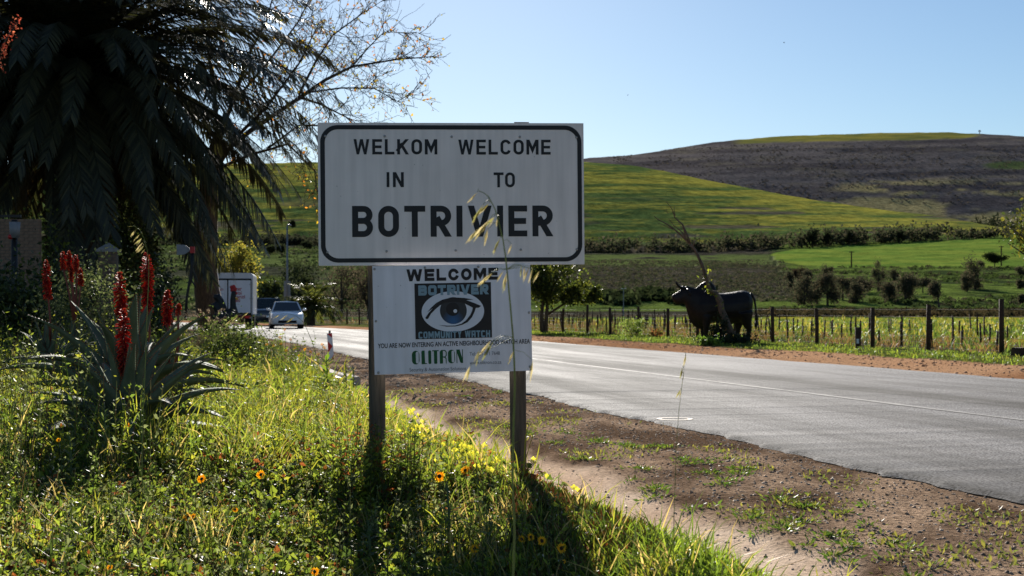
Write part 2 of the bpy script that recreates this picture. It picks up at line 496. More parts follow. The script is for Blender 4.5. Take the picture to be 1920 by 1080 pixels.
    cc = mixc((0.080, 0.125, 0.030), (0.31, 0.28, 0.042), (0.42 * band + 0.30 * fine + 0.28 * rows_ - 0.46) * 5.5 + sstep(60, 0, V - np.interp(U, UK, ST[7][1])) * 0.30)
    put(can, cc, (0, 0.3, 0.6))
    bare = sstep(0.60, 0.66, fnoise(U * 0.005 + 3, V * 0.11, 63)) * sstep(360, 400, V)
    put(can * bare * 0.75, (0.10, 0.075, 0.065), (0, 0.3, 0.3))
    put(sstep(1160, 1230, Y), (0.06, 0.05, 0.03), (0, 0.3, 0.5))
    # far hill: dark fynbos with ledges, pale grass low down, crop on the crest
    ledge = fnoise(U * 0.004, V * 0.22 + U * 0.004, 71, 4)
    fh = mixc((0.068, 0.060, 0.057), (0.130, 0.114, 0.104), (ledge - 0.36) * 3.2)
    put(sstep(1240, 1330, Y), fh, (0, 0, 0.7))
    pale = sstep(0.44, 0.56, fnoise(U * 0.010, V * 0.16, 72, 5) + 0.30 * sstep(345, 395, V + (1650 - U) * 0.12) - 0.12 * sstep(1620, 1500, U) - 0.06) * sstep(325, 350, V) * sstep(1520, 1640, U)
    put(pale * (Y > 1300), (0.30, 0.25, 0.11), (0, 0.2, 0.9))
    pale2 = sstep(0.62, 0.70, fnoise(U * 0.014, V * 0.16, 73, 4))
    put(pale2 * (Y > 1300) * (V < 345) * 0.5, (0.15, 0.13, 0.09), (0, 0, 0.8))
    crest = sstep(0, 2, np.interp(U, [1360, 1420, 1500, 1650, 1800, 1840], [272, 269.5, 267, 264.5, 261, 256]) - V) * sstep(1365, 1400, U) * sstep(1845, 1820, U)
    put(crest * (Y > 1500), mixc((0.13, 0.14, 0.035), (0.25, 0.215, 0.04), (fnoise(U * 0.02, V * 0.6, 74) - 0.3) * 2.5), (0, 0.4, 0))
    gp = sstep(0.9, 0.6, np.hypot((U - 1905) / 80, (V - 310) / 10))
    put(gp * (Y > 1500), (0.10, 0.13, 0.04), (0, 0.5, 0.3))
    C[:] = np.where((Y > 60)[..., None], C * 1.10 + np.array((0.010, 0.008, 0.010)), C * 1.05 + 0.004)
    nr, nc = U.shape
    idx = np.arange(nr * nc).reshape(nr, nc)
    quads = np.stack([idx[:-1, :-1], idx[:-1, 1:], idx[1:, 1:], idx[1:, :-1]], -1).reshape(-1, 4)
    me = np_mesh('ground', np.stack([X, Y, Z], -1).reshape(-1, 3), [quads], C.reshape(-1, 3), True)
    a = me.attributes.new('par', 'FLOAT_COLOR', 'POINT')
    pc = np.ones((nr * nc, 4), np.float32); pc[:, :3] = par.reshape(-1, 3)
    a.data.foreach_set('color', pc.ravel())
    m, nt, b = nodes_of('ground_cover_soil')
    N, L = nt.nodes.new, nt.links.new
    b.inputs['Roughness'].default_value = 0.95
    b.inputs['Specular IOR Level'].default_value = 0.0
    at = N('ShaderNodeAttribute'); at.attribute_name = 'col'
    pa = N('ShaderNodeAttribute'); pa.attribute_name = 'par'
    sp = N('ShaderNodeSeparateColor'); L(pa.outputs['Color'], sp.inputs[0])
    tc = N('ShaderNodeTexCoord')
    def noise(scale, det=4.0, stretch=None):
        vec = tc.outputs['Object']
        if stretch:
            mp = N('ShaderNodeMapping'); mp.inputs['Scale'].default_value = stretch
            L(vec, mp.inputs[0]); vec = mp.outputs[0]
        n = N('ShaderNodeTexNoise'); n.inputs['Scale'].default_value = scale
        n.inputs['Detail'].default_value = det; n.inputs['Roughness'].default_value = 0.7
        L(vec, n.inputs['Vector'])
        return n.outputs['Fac']
    def math_(op, a_, b_):
        n = N('ShaderNodeMath'); n.operation = op
        for i, x in enumerate((a_, b_)):
            if isinstance(x, (int, float)): n.inputs[i].default_value = x
            else: L(x, n.inputs[i])
        return n.outputs[0]
    ng, nc_, ns = noise(34.0, 6.0), noise(2.2, 6.0, (1, 0.5, 1)), noise(0.22, 6.0, (1, 0.4, 2.2))
    f = 1.0
    tot = 1.0
    for nzz, ch, k in ((ng, 0, 4.0), (nc_, 1, 4.0), (ns, 2, 3.6)):
        dlt = math_('MULTIPLY', math_('MULTIPLY', math_('SUBTRACT', nzz, 0.5), k), sp.outputs[ch])
        tot = math_('ADD', tot, dlt)
    tot = math_('MAXIMUM', tot, 0.25)
    mx = N('ShaderNodeMix'); mx.data_type = 'RGBA'; mx.blend_type = 'MULTIPLY'; mx.inputs['Factor'].default_value = 1.0
    L(at.outputs['Color'], mx.inputs['A'])
    cb = N('ShaderNodeCombineColor')
    for i in range(3): L(tot, cb.inputs[i])
    L(cb.outputs[0], mx.inputs['B'])
    L(mx.outputs['Result'], b.inputs['Base Color'])
    bp = N('ShaderNodeBump'); bp.inputs['Strength'].default_value = 0.9; bp.inputs['Distance'].default_value = 0.03
    L(math_('MULTIPLY', ng, math_('ADD', sp.outputs[0], 0.15)), bp.inputs['Height'])
    bp2 = N('ShaderNodeBump'); bp2.inputs['Strength'].default_value = 0.8; bp2.inputs['Distance'].default_value = 3.0
    L(math_('MULTIPLY', ns, sp.outputs[2]), bp2.inputs['Height'])
    L(bp.outputs[0], bp2.inputs['Normal'])
    bp3 = N('ShaderNodeBump'); bp3.inputs['Strength'].default_value = 0.7; bp3.inputs['Distance'].default_value = 0.25
    L(math_('MULTIPLY', nc_, sp.outputs[1]), bp3.inputs['Height'])
    L(bp2.outputs[0], bp3.inputs['Normal'])
    L(bp3.outputs[0], b.inputs['Normal'])
    o = link_mesh('ground', me, m)
    tag(o, 'grassy roadside, vineyard fields and hills rising behind the road', 'ground', kind='structure')
build_ground()

# ------------------------------------------------------------------ road
def asphalt():
    m, nt, b = nodes_of('worn_asphalt')
    N, L = nt.nodes.new, nt.links.new
    tc = N('ShaderNodeTexCoord')
    n1 = N('ShaderNodeTexNoise'); n1.inputs['Scale'].default_value = 60.0; n1.inputs['Detail'].default_value = 4.0
    L(tc.outputs['Object'], n1.inputs['Vector'])
    mr = N('ShaderNodeMapping'); mr.inputs['Rotation'].default_value = (0, 0, -math.atan2(-DX, DY))
    L(tc.outputs['Object'], mr.inputs[0])
    mp = N('ShaderNodeMapping'); mp.inputs['Scale'].default_value = (0.9, 0.07, 1)
    L(mr.outputs[0], mp.inputs[0])
    n2 = N('ShaderNodeTexNoise'); n2.inputs['Scale'].default_value = 1.0; n2.inputs['Detail'].default_value = 8.0; n2.inputs['Roughness'].default_value = 0.62
    L(mp.outputs[0], n2.inputs['Vector'])
    cr = N('ShaderNodeValToRGB')
    cr.color_ramp.elements[0].position, cr.color_ramp.elements[1].position = 0.44, 0.56
    cr.color_ramp.elements[0].color = (0.016, 0.015, 0.015, 1)
    cr.color_ramp.elements[1].color = (0.245, 0.235, 0.228, 1)
    n3 = N('ShaderNodeTexNoise'); n3.inputs['Scale'].default_value = 22.0; n3.inputs['Detail'].default_value = 8.0; n3.inputs['Roughness'].default_value = 0.9
    L(tc.outputs['Object'], n3.inputs['Vector'])
    av = N('ShaderNodeMath'); av.operation = 'ADD'; L(n1.outputs['Fac'], av.inputs[0]); L(n3.outputs['Fac'], av.inputs[1])
    hv = N('ShaderNodeMath'); hv.operation = 'MULTIPLY'; L(av.outputs[0], hv.inputs[0]); hv.inputs[1].default_value = 0.5
    L(hv.outputs[0], cr.inputs[0])
    cr2 = N('ShaderNodeValToRGB')
    cr2.color_ramp.elements[0].position, cr2.color_ramp.elements[1].position = 0.40, 0.60
    cr2.color_ramp.elements[0].color = (0.42, 0.41, 0.405, 1)
    cr2.color_ramp.elements[1].color = (1.30, 1.30, 1.33, 1)
    L(n2.outputs['Fac'], cr2.inputs[0])
    mx = N('ShaderNodeMix'); mx.data_type = 'RGBA'; mx.blend_type = 'MULTIPLY'; mx.inputs['Factor'].default_value = 1.0
    L(cr.outputs[0], mx.inputs['A']); L(cr2.outputs[0], mx.inputs['B'])
    L(mx.outputs['Result'], b.inputs['Base Color'])
    rr = N('ShaderNodeMapRange'); rr.inputs['From Min'].default_value = 0.35; rr.inputs['From Max'].default_value = 0.65
    rr.inputs['To Min'].default_value = 0.93; rr.inputs['To Max'].default_value = 0.80
    L(n2.outputs['Fac'], rr.inputs['Value']); L(rr.outputs[0], b.inputs['Roughness'])
    b.inputs['Specular IOR Level'].default_value = 0.08
    bp = N('ShaderNodeBump'); bp.inputs['Strength'].default_value = 0.7; bp.inputs['Distance'].default_value = 0.012
    L(hv.outputs[0], bp.inputs['Height']); L(bp.outputs[0], b.inputs['Normal'])
    return m
M['asphalt'] = asphalt()
M['line'] = pmat('worn_line_paint', (0.12, 0.115, 0.11), 0.8, 0.5, 5.0, c2=(0.29, 0.275, 0.26))
M['ring'] = pmat('cream_ring_paint', (0.50, 0.40, 0.30), 0.7, 0.3, 9.0)

def ribbon(name, q0, q1, s0, s1, ds, z, mat, jit0=0.0, jit1=0.0, nq=1, thick=0.0):
    S = np.arange(s0, s1, ds)
    rows = []
    j0 = jit0 * (fnoise(S * 1.1, S * 0 + 1, 5, 4) - 0.5) * 2 + jit0 * 0.5 * (vnoise(S * 9, S * 0 + 2, 6) - 0.5)
    j1 = jit1 * (fnoise(S * 1.3, S * 0 + 7, 6, 4) - 0.5) * 2
    ts = np.linspace(0, 1, nq + 1)
    cols = [q0 + j0 + (q1 + j1 - q0 - j0) * t for t in ts]
    pts = []
    zc = [z] * (nq + 1)
    if thick:
        cols = [cols[0] - 0.05] + cols + [cols[-1] + 0.05]
        zc = [z - thick] + zc + [z - thick]
    for c in cols:
        x, y = xy(c, S)
        pts.append((x, y))
    n = len(cols)
    V = np.zeros((len(S), n, 3))
    for i, (x, y) in enumerate(pts):
        V[:, i, 0], V[:, i, 1], V[:, i, 2] = x, y, zc[i]
    idx = np.arange(len(S) * n).reshape(len(S), n)
    quads = np.stack([idx[:-1, :-1], idx[:-1, 1:], idx[1:, 1:], idx[1:, :-1]], -1).reshape(-1, 4)
    return link_mesh(name, np_mesh(name, V.reshape(-1, 3), [quads]), mat)

tag(ribbon('road', 4.32, 11.75, -14, 240, 0.07, 0.0, M['asphalt'], 0.13, 0.10, 1, 0.022), 'grey two-lane tarred road with ragged edges', 'road', kind='structure')
tag(ribbon('road_marking', 7.315, 7.39, -14, 160, 0.12, 0.004, M['line'], 0.02, 0.02), 'thin worn white line along the road', 'road marking', kind='structure')
mb = MB()
rc = P(1265, 786, F * CZ / 204.0)
vs, fs = [], []
for i in range(48):
    w = 2 * math.pi * i / 48
    for r in (0.118, 0.158):
        vs.append((rc.x + r * math.cos(w), rc.y + r * math.sin(w), 0.004))
for i in range(48):
    j = (i + 1) % 48
    fs.append((2 * i, 2 * i + 1, 2 * j + 1, 2 * j))
mb.add(vs, fs)
tag(mb.build('painted_ring', M['ring']), 'cream ring painted near the edge of the road', 'road marking', kind='structure')
# concrete kerb lip along the gutter further up the bank
def kerb(s0, s1, q0, q1):
    mb = MB()
    S = np.arange(s0, s1 + 0.01, 0.5)
    rings = []
    for s in S:
        zb = -0.14
        zt = 0.05 + 0.012 * math.sin(s * 1.7)
        pts = []
        for q, z in ((q0, zb), (q0, zt - 0.02), (q0 + 0.02, zt), (q1 - 0.02, zt), (q1, zt - 0.02), (q1, zb)):
            x, y = xy(np.array(q), np.array(s))
            pts.append((float(x), float(y), z))
        rings.append(pts)
    mb.loft(rings)
    return mb
for i, (a, b_) in enumerate(((19.0, 24.6), (24.7, 30.6), (30.7, 37.5), (37.6, 48))):
    o = kerb(a, b_, 2.62, 2.80).build('concrete_kerb', M['plaster'])
    tag(o, ['nearest length of concrete kerb between the weeds and gravel', 'second length of concrete kerb, level with the striped marker', 'third length of concrete kerb, past the striped marker', 'farthest length of concrete kerb, towards the truck'][i], 'kerb', 'kerb lengths along the verge')

# ------------------------------------------------------------------ lettering (own stroke alphabet)
def arc(cx, cy, rx, ry, a0, a1, n=8):
    return [(cx + rx * math.cos(R(a0 + (a1 - a0) * i / n)), cy + ry * math.sin(R(a0 + (a1 - a0) * i / n))) for i in range(n + 1)]

def glyph(ch, w, t, rad):
    """centre lines (points, closed) in a box w x 1 with stroke t"""
    h = t / 2
    l, r, b, T, m = h, w - h, h, 1 - h, 0.5
    rx = min(rad, (r - l) / 2); ry = min(rad, (T - b) / 2)
    def rr():
        return arc(r - rx, T - ry, rx, ry, 0, 90) + arc(l + rx, T - ry, rx, ry, 90, 180) + arc(l + rx, b + ry, rx, ry, 180, 270) + arc(r - rx, b + ry, rx, ry, 270, 360)
    d = t * 0.55
    if ch == 'O': return [(rr(), True)]
    if ch == 'E': return [([(w, T), (l, T), (l, b), (w, b)], False), ([(l, m), (w * 0.94, m)], False)]
    if ch == 'L': return [([(l, 1), (l, b), (w, b)], False)]
    if ch == 'T': return [([(0, T), (w, T)], False), ([(w / 2, T), (w / 2, 0)], False)]
    if ch == 'I': return [([(w / 2, 0), (w / 2, 1)], False)]
    if ch == 'C': return [(arc(r - rx, T - ry, rx, ry, 12, 90) + arc(l + rx, T - ry, rx, ry, 90, 180) + arc(l + rx, b + ry, rx, ry, 180, 270) + arc(r - rx, b + ry, rx, ry, 270, 348), False)]
    if ch == 'N': return [([(l, 0), (l, 1)], False), ([(r, 0), (r, 1)], False), ([(l * 1.1, 1), (r * 1.0, 0)], 'x')]
    if ch == 'M': return [([(l, 0), (l, 1)], False), ([(r, 0), (r, 1)], False), ([(l * 1.15, 1), (w / 2, 0.30), (w - l * 1.15, 1)], 'x')]
    if ch == 'W': return [([(d, 1), (w * 0.27, -0.0), (w * 0.5, 1)], 'x'), ([(w * 0.5, 1), (w * 0.73, 0), (w - d, 1)], 'x')]
    if ch == 'V': return [([(d, 1), (w / 2, 0), (w - d, 1)], 'x')]
    if ch == 'A':
        if rad < 0.2: return [([(l, 0), (l, T - 0.02)] + arc(l + rx, T - ry, rx, ry, 180, 90)[4:] + [(r, T), (r, 0)], False), ([(l, 0.42), (r, 0.42)], False)]
        return [([(d, 0), (w / 2, 1), (w - d, 0)], 'x'), ([(w * 0.22, 0.27), (w * 0.78, 0.27)], False)]
    if ch == 'K': return [([(l, 0), (l, 1)], False), ([(l, 0.36), (w - d, 1)], 'x'), ([(w * 0.42, 0.58), (w - d * 0.9, 0)], 'x')]
    if ch == 'U': return [([(l, 1), (l, b + ry)] + arc(l + rx, b + ry, rx, ry, 180, 270)[1:] + arc(r - rx, b + ry, rx, ry, 270, 360) + [(r, 1)], False)]
    if ch == 'Y': return [([(d, 1), (w / 2, 0.42), (w - d, 1)], 'x'), ([(w / 2, 0.46), (w / 2, 0)], False)]
    if ch == 'H': return [([(l, 0), (l, 1)], False), ([(r, 0), (r, 1)], False), ([(l, m), (r, m)], False)]
    def bowl(y0, y1, x1):
        ryb = (y1 - y0) / 2; rxb = min(ryb, rad + 0.05, x1 - l)
        if rad < 0.2: ryb2 = rxb = min(rad, ryb)
        else: ryb2 = ryb
        return [(l, y1), (x1 - rxb, y1)] + arc(x1 - rxb, y1 - ryb2, rxb, ryb2, 90, 0)[1:] + arc(x1 - rxb, y0 + ryb2, rxb, ryb2, 0, -90)[0 if ryb2 < ryb else 1:] + [(l, y0)]
    if ch == 'B': return [([(l, 0), (l, 1)], False), (bowl(0.52, T, r - 0.012), False), (bowl(b, 0.52, r), False)]
    if ch == 'R': return [([(l, 0), (l, 1)], False), (bowl(0.44, T, r), False), ([(w * 0.45, 0.46), (w - d * 0.9, 0)], 'x')]
    return []

def clip_y(poly, y0, y1):
    for lim, sgn in ((y0, 1), (y1, -1)):
        out = []
        for i, a in enumerate(poly):
            b = poly[(i + 1) % len(poly)]
            ia, ib = sgn * (a[1] - lim) >= -1e-9, sgn * (b[1] - lim) >= -1e-9
            if ia: out.append(a)
            if ia != ib:
                k = (lim - a[1]) / (b[1] - a[1])
                out.append((a[0] + (b[0] - a[0]) * k, lim))
        poly = out
        if len(poly) < 3: return []
    return poly

def stroke_polys(pts, mode, t):
    closed = mode is True
    pts = [Vector((p[0], p[1])) for p in pts]
    q = [pts[0]]
    for p in pts[1:]:
        if (p - q[-1]).length > 1e-4: q.append(p)
    if closed and (q[0] - q[-1]).length < 1e-4: q.pop()
    pts = q
    if mode == 'x':
        pts[0] = pts[0] + (pts[0] - pts[1]).normalized() * t
        pts[-1] = pts[-1] + (pts[-1] - pts[-2]).normalized() * t
    n = len(pts)
    L_, R_ = [], []
    for i in range(n):
        a = pts[i - 1] if (i > 0 or closed) else None
        c = pts[(i + 1) % n] if (i < n - 1 or closed) else None
        d0 = (pts[i] - a).normalized() if a is not None else None
        d1 = (c - pts[i]).normalized() if c is not None else None
        if d0 is None: d0 = d1
        if d1 is None: d1 = d0
        n0 = Vector((-d0.y, d0.x)); n1 = Vector((-d1.y, d1.x))
        mm = (n0 + n1)
        mm = mm.normalized() if mm.length > 1e-6 else n0
        k = t / 2 / max(0.25, mm.dot(n0))
        L_.append(pts[i] + mm * k); R_.append(pts[i] - mm * k)
    out = []
    for i in range(n if closed else n - 1):
        j = (i + 1) % n
        pl = clip_y([(L_[i].x, L_[i].y), (R_[i].x, R_[i].y), (R_[j].x, R_[j].y), (L_[j].x, L_[j].y)], 0.0, 1.0)
        if pl: out.append(pl)
    return out

WID = {'I': 0.0, 'E': 0.92, 'L': 0.9, 'T': 1.02, 'M': 1.18, 'W': 1.50, 'V': 1.18, 'A': 1.15, 'K': 1.08, 'Y': 1.1, 'C': 1.0, 'N': 1.04}
def word(text, x0, x1, z0, z1, t, mat, parent, rad=9.0, base=0.66, gap=0.2, y=0.0, label=None, shear=0.0, wid=WID):
    """a word of flat letters filling the box x0..x1, z0..z1 of a panel"""
    gl, x = [], 0.0
    for ch in text:
        if ch == ' ':
            x += base * 0.6; continue
        w = t if ch == 'I' else base * wid.get(ch, 1.0)
        gl.append((ch, x, w)); x += w + gap
    tot = x - gap
    sx, sz = (x1 - x0) / tot, (z1 - z0)
    mb = MB(); k = 0
    for ch, gx, w in gl:
        for pts, mode in glyph(ch, w, t, rad if rad < 5 else w / 2 - t / 2 + (0.0)):
            k += 1
            off = -0.00012 * (k % 3)
            for pl in stroke_polys(pts, mode, t):
                vs = [(x0 + (gx + px) * sx, y + off, z0 + pz * sz + shear * ((gx + px) * sx)) for px, pz in pl]
                mb.add(vs, [tuple(range(len(vs)))])
    return mb.build('lettering', mat, parent)

def typed(text, x0, x1, z0, mat, parent, cap=None, y=0.0, bold=0.0, serif=False, shear=0.0):
    """a line of set type fitted to the width x0..x1"""
    cu = bpy.data.curves.new('type', 'FONT')
    cu.body = text
    cu.size = 1.0
    cu.offset = bold
    cu.fill_mode = 'FRONT'
    ob = bpy.data.objects.new('type', cu)
    COL.objects.link(ob)
    dg = bpy.context.evaluated_depsgraph_get()
    me = bpy.data.meshes.new_from_object(ob.evaluated_get(dg))
    bpy.data.objects.remove(ob)
    n = len(me.vertices)
    co = np.zeros(n * 3, np.float32); me.vertices.foreach_get('co', co)
    co = co.reshape(-1, 3)
    w = co[:, 0].max() - co[:, 0].min()
    sx = (x1 - x0) / w
    ch = co[:, 1].max()
    sz = cap / ch if cap else sx
    out = np.zeros_like(co)
    out[:, 0] = x0 + (co[:, 0] - co[:, 0].min()) * sx
    out[:, 1] = y
    out[:, 2] = z0 + co[:, 1] * sz + shear * (out[:, 0] - x0)
    me.vertices.foreach_set('co', out.ravel())
    me.materials.clear()
    me.update()
    return link_mesh('lettering', me, mat, parent)

def flat(name, loops, mat, parent, y=0.0):
    """flat filled shape with holes, loops of (x, z)"""
    cu = bpy.data.curves.new('shape', 'CURVE')
    cu.dimensions = '2D'; cu.fill_mode = 'BOTH'
    for lp in loops:
        sp = cu.splines.new('POLY')
        sp.points.add(len(lp) - 1)
        for p, (x, z) in zip(sp.points, lp): p.co = (x, z, 0, 1)
        sp.use_cyclic_u = True
    ob = bpy.data.objects.new('shape', cu)
    COL.objects.link(ob)
    dg = bpy.context.evaluated_depsgraph_get()
    me = bpy.data.meshes.new_from_object(ob.evaluated_get(dg))
    bpy.data.objects.remove(ob)
    for v in me.vertices: v.co = (v.co.x, y, v.co.y)
    me.materials.clear(); me.update()
    return link_mesh(name, me, mat, parent)

def rrect(x0, x1, z0, z1, r, n=10):
    return arc(x1 - r, z1 - r, r, r, 0, 90, n) + arc(x0 + r, z1 - r, r, r, 90, 180, n) + arc(x0 + r, z0 + r, r, r, 180, 270, n) + arc(x1 - r, z0 + r, r, r, 270, 360, n)

# ------------------------------------------------------------------ town sign on two posts
SP = 325.0                       # photo pixels per metre at the sign
SY = F / SP
sign = empty('town_sign', (0, 0, 0), 0, 'large white town sign WELKOM IN BOTRIVIER with black rounded border on two wooden posts', 'road sign')
SU, SVV = 852.0, 365.0
sc0 = P(SU, SVV, SY)
sign.location = (sc0.x, sc0.y, G(sc0.x, sc0.y))
sign.rotation_euler = (0, R(-0.46), R(4.5))
zb = sc0.z - sign.location.z
def sx_(u): return (u - SU) / SP
def sz_(v, u=SU): return zb - (v + (u - SU) * 4.0 / 495.0 - SVV) / SP
X0, X1, Z0, Z1 = -0.766, 0.765, sz_(497), sz_(231)
mb = MB(); mb.box(((X0 + X1) / 2, 0.0, (Z0 + Z1) / 2), (X1 - X0, 0.024, Z1 - Z0))
panel = mb.build('panel', M['white_panel'], sign)
yo = -0.0135
bo = rrect(sx_(607.5), sx_(1096.5), sz_(491.5), sz_(235.5), 0.098)
bi = rrect(sx_(616), sx_(1088.5), sz_(483.5), sz_(243.5), 0.075)
flat('border', [bo, bi], M['black'], sign, yo)
tk = 0.178
word('WELKOM', sx_(669), sx_(825), sz_(291, 747), sz_(262.5, 747), tk, M['black'], sign, y=yo, gap=0.17)
word('WELCOME', sx_(864), sx_(1038), sz_(289.5, 951), sz_(261.5, 951), tk, M['black'], sign, y=yo, gap=0.17)
word('IN', sx_(730), sx_(762), sz_(352, 746), sz_(324, 746), tk, M['black'], sign, y=yo, gap=0.22)
word('TO', sx_(930), sx_(970), sz_(351, 950), sz_(323, 950), tk, M['black'], sign, y=yo, gap=0.10)
word('BOTRIVIER', sx_(665.5), sx_(1041), sz_(444, 852), sz_(386, 852), 0.192, M['black'], sign, y=yo, gap=0.17)
mb0 = MB(); mb0.ball((0, 0, 0), (0.0075, 0.005, 0.0075), 8, 5)
bolt_me = mb0.mesh('bolt', True)
for (u, v) in ((727, 257), (852, 257), (980, 256), (729, 472), (858, 470), (980, 468), (617, 258), (1087, 256), (619, 474), (1086, 467)):
    link_mesh('bolt', bolt_me, M['bolt'], sign, (sx_(u), -0.0125, sz_(v, u)))
# back rails and clips
for v in (285, 455):
    MB().box((0, 0.035, sz_(v)), (1.46, 0.045, 0.05)).build('back_rail', M['panel_back'], sign)
MB().box((sx_(985), 0.05, sz_(229.2)), (0.085, 0.03, 0.014)).build('bracket', M['sheet_metal'], sign)
MB().box((sx_(725), 0.05, sz_(230.0)), (0.05, 0.03, 0.010)).build('bracket', M['sheet_metal'], sign)
def round_post(u0, u1, zt, x_slant=0.0):
    r = (u1 - u0) / 2 / SP
    x = sx_((u0 + u1) / 2)
    mb = MB(); pts, rad = [], []
    n = 9
    for i in range(n + 1):
        z = -0.45 + (zt + 0.45) * i / n
        pts.append((x + x_slant * (zt - z), 0.062 + r, z)); rad.append(r * (1.0 + 0.02 * math.sin(i * 2.1)))
    mb.tube(pts, rad, 18)
    return mb.build('post', M['post'], sign, True)
round_post(693, 724, Z1 - 0.03)
round_post(960, 991.5, Z1 - 0.02, 0.0)

# ------------------------------------------------------------------ watch notice board under it
board = empty('notice_board', (0, 0, 0), 0, 'white neighbourhood watch board with a blue eye emblem below the town sign', 'notice board')
BU, BV = 849.0, 597.5
SB = 327.0
b0 = P(BU, BV, F / SB)
board.location = (b0.x, b0.y - 0.002, b0.z)
board.rotation_euler = (0, R(-1.25), R(6.0))
def bx_(u): return (u - BU) / SB
def bz_(v, u=BU): return -(v + (u - BU) * 0.0218 - BV) / SB
MB().box((0, 0, 0), (bx_(996.5) - bx_(700.5), 0.006, (700 - 497.5) / SB)).build('panel', M['board_panel'], board)
yb = -0.0042
word('WELCOME', bx_(764), bx_(936), bz_(526, 850), bz_(503.5, 850), 0.27, M['blackbrown'], board, y=yb, base=0.98, gap=0.2)
flat('emblem_ground', [[(bx_(778.5), bz_(634.5)), (bx_(922), bz_(634.5)), (bx_(922), bz_(530.5)), (bx_(778.5), bz_(530.5))]], M['blackbrown'], board, yb)
ec = (bx_(849.5), bz_(584))
def E(pts):  # emblem coordinates: crop pixels about the eye centre, 6 crop px per photo px
    return [(ec[0] + (x - 657) / 6.0 / SB, ec[1] - (y - 615 + (x - 657) * 0.022) / 6.0 / SB) for x, y in pts]
flat('eye_white', [[(ec[0] + 58.6 / SB * math.cos(2 * math.pi * i / 64), ec[1] + 38 / SB * math.sin(2 * math.pi * i / 64)) for i in range(64)]], M['print_white'], board, yb - 0.0004)
# iris: rings from black to blue, lit from below in the print
def iris_mat():
    m, nt, b = nodes_of('iris_print')
    N, L = nt.nodes.new, nt.links.new
    tc = N('ShaderNodeTexCoord')
    mp = N('ShaderNodeMapping'); L(tc.outputs['Object'], mp.inputs[0])
    mp.inputs['Location'].default_value = (-(ec[0]), 0, -(ec[1] - 17.0 / SB))
    ln = N('ShaderNodeVectorMath'); ln.operation = 'LENGTH'; L(mp.outputs[0], ln.inputs[0])
    cr = N('ShaderNodeValToRGB')
    cr.color_ramp.elements[0].position = 0.012; cr.color_ramp.elements[0].color = (0.004, 0.075, 0.21, 1)
    cr.color_ramp.elements[1].position = 0.066; cr.color_ramp.elements[1].color = (0.008, 0.008, 0.012, 1)
    L(ln.outputs['Value'], cr.inputs[0]); L(cr.outputs[0], b.inputs['Base Color'])
    b.inputs['Roughness'].default_value = 0.5
    return m
circ = lambda cx, cy, r, n=40: [(cx + r * math.cos(2 * math.pi * i / n), cy + r * math.sin(2 * math.pi * i / n)) for i in range(n)]
ic = E([(662, 605)])[0]
flat('iris', [circ(ic[0], ic[1], 25.2 / SB)], iris_mat(), board, yb - 0.0008)
pc_ = E([(655, 590)])[0]
flat('pupil', [circ(pc_[0], pc_[1], 12.5 / SB)], M['blackbrown'], board, yb - 0.0012)
hc = E([(683, 610)])[0]
flat('highlight', [circ(hc[0], hc[1], 3.5 / SB, 20)], M['print_white'], board, yb - 0.0016)
lid = [(345, 688), (385, 630), (432, 578), (370, 622), (410, 575), (470, 520), (540, 483), (620, 463), (700, 458), (790, 463), (890, 480), (850, 484), (810, 487), (900, 520), (975, 552), (950, 572), (915, 575), (900, 620), (870, 680), (820, 735), (760, 765), (680, 783), (580, 785), (495, 768), (590, 775), (680, 773), (750, 752), (805, 712), (850, 655), (872, 610), (882, 572), (840, 550), (800, 530), (760, 515), (660, 505), (560, 518), (515, 545), (460, 590), (410, 640), (375, 698), (355, 700)]
flat('eyelid', [E(lid)], M['blackbrown'], board, yb - 0.0020)
word('BOTRIVER', bx_(785.5), bx_(917), bz_(553, 850), bz_(534, 850), 0.30, M['print_grey'], board, rad=0.14, base=0.98, gap=0.13, y=yb - 0.0024, wid={'T': 0.95, 'V': 1.1, 'E': 0.9})
word('COMMUNITY WATCH', bx_(784), bx_(918.5), bz_(633.5, 850), bz_(620.5, 850), 0.24, M['print_grey'], board, rad=0.14, base=0.72, gap=0.13, y=yb - 0.0024, wid={'M': 1.3, 'W': 1.4, 'T': 0.95})
typed('YOU ARE NOW ENTERING AN ACTIVE NEIGHBOURHOOD WATCH AREA', bx_(708), bx_(993.5), bz_(649.4), M['blackbrown'], board, 8.6 / SB, yb, 0.018, shear=0.0075)
typed('Tel: 021 871 7648', bx_(879), bx_(936), bz_(667.5), M['print_text'], board, 6.6 / SB, yb, 0.0, shear=0.0)
typed('www.olitron.co.za', bx_(879), bx_(938.5), bz_(684.0), M['print_text'], board, 6.4 / SB, yb)
typed('Security & Automation Solutions', bx_(766), bx_(872), bz_(694.5), M['print_text'], board, 6.8 / SB, yb)
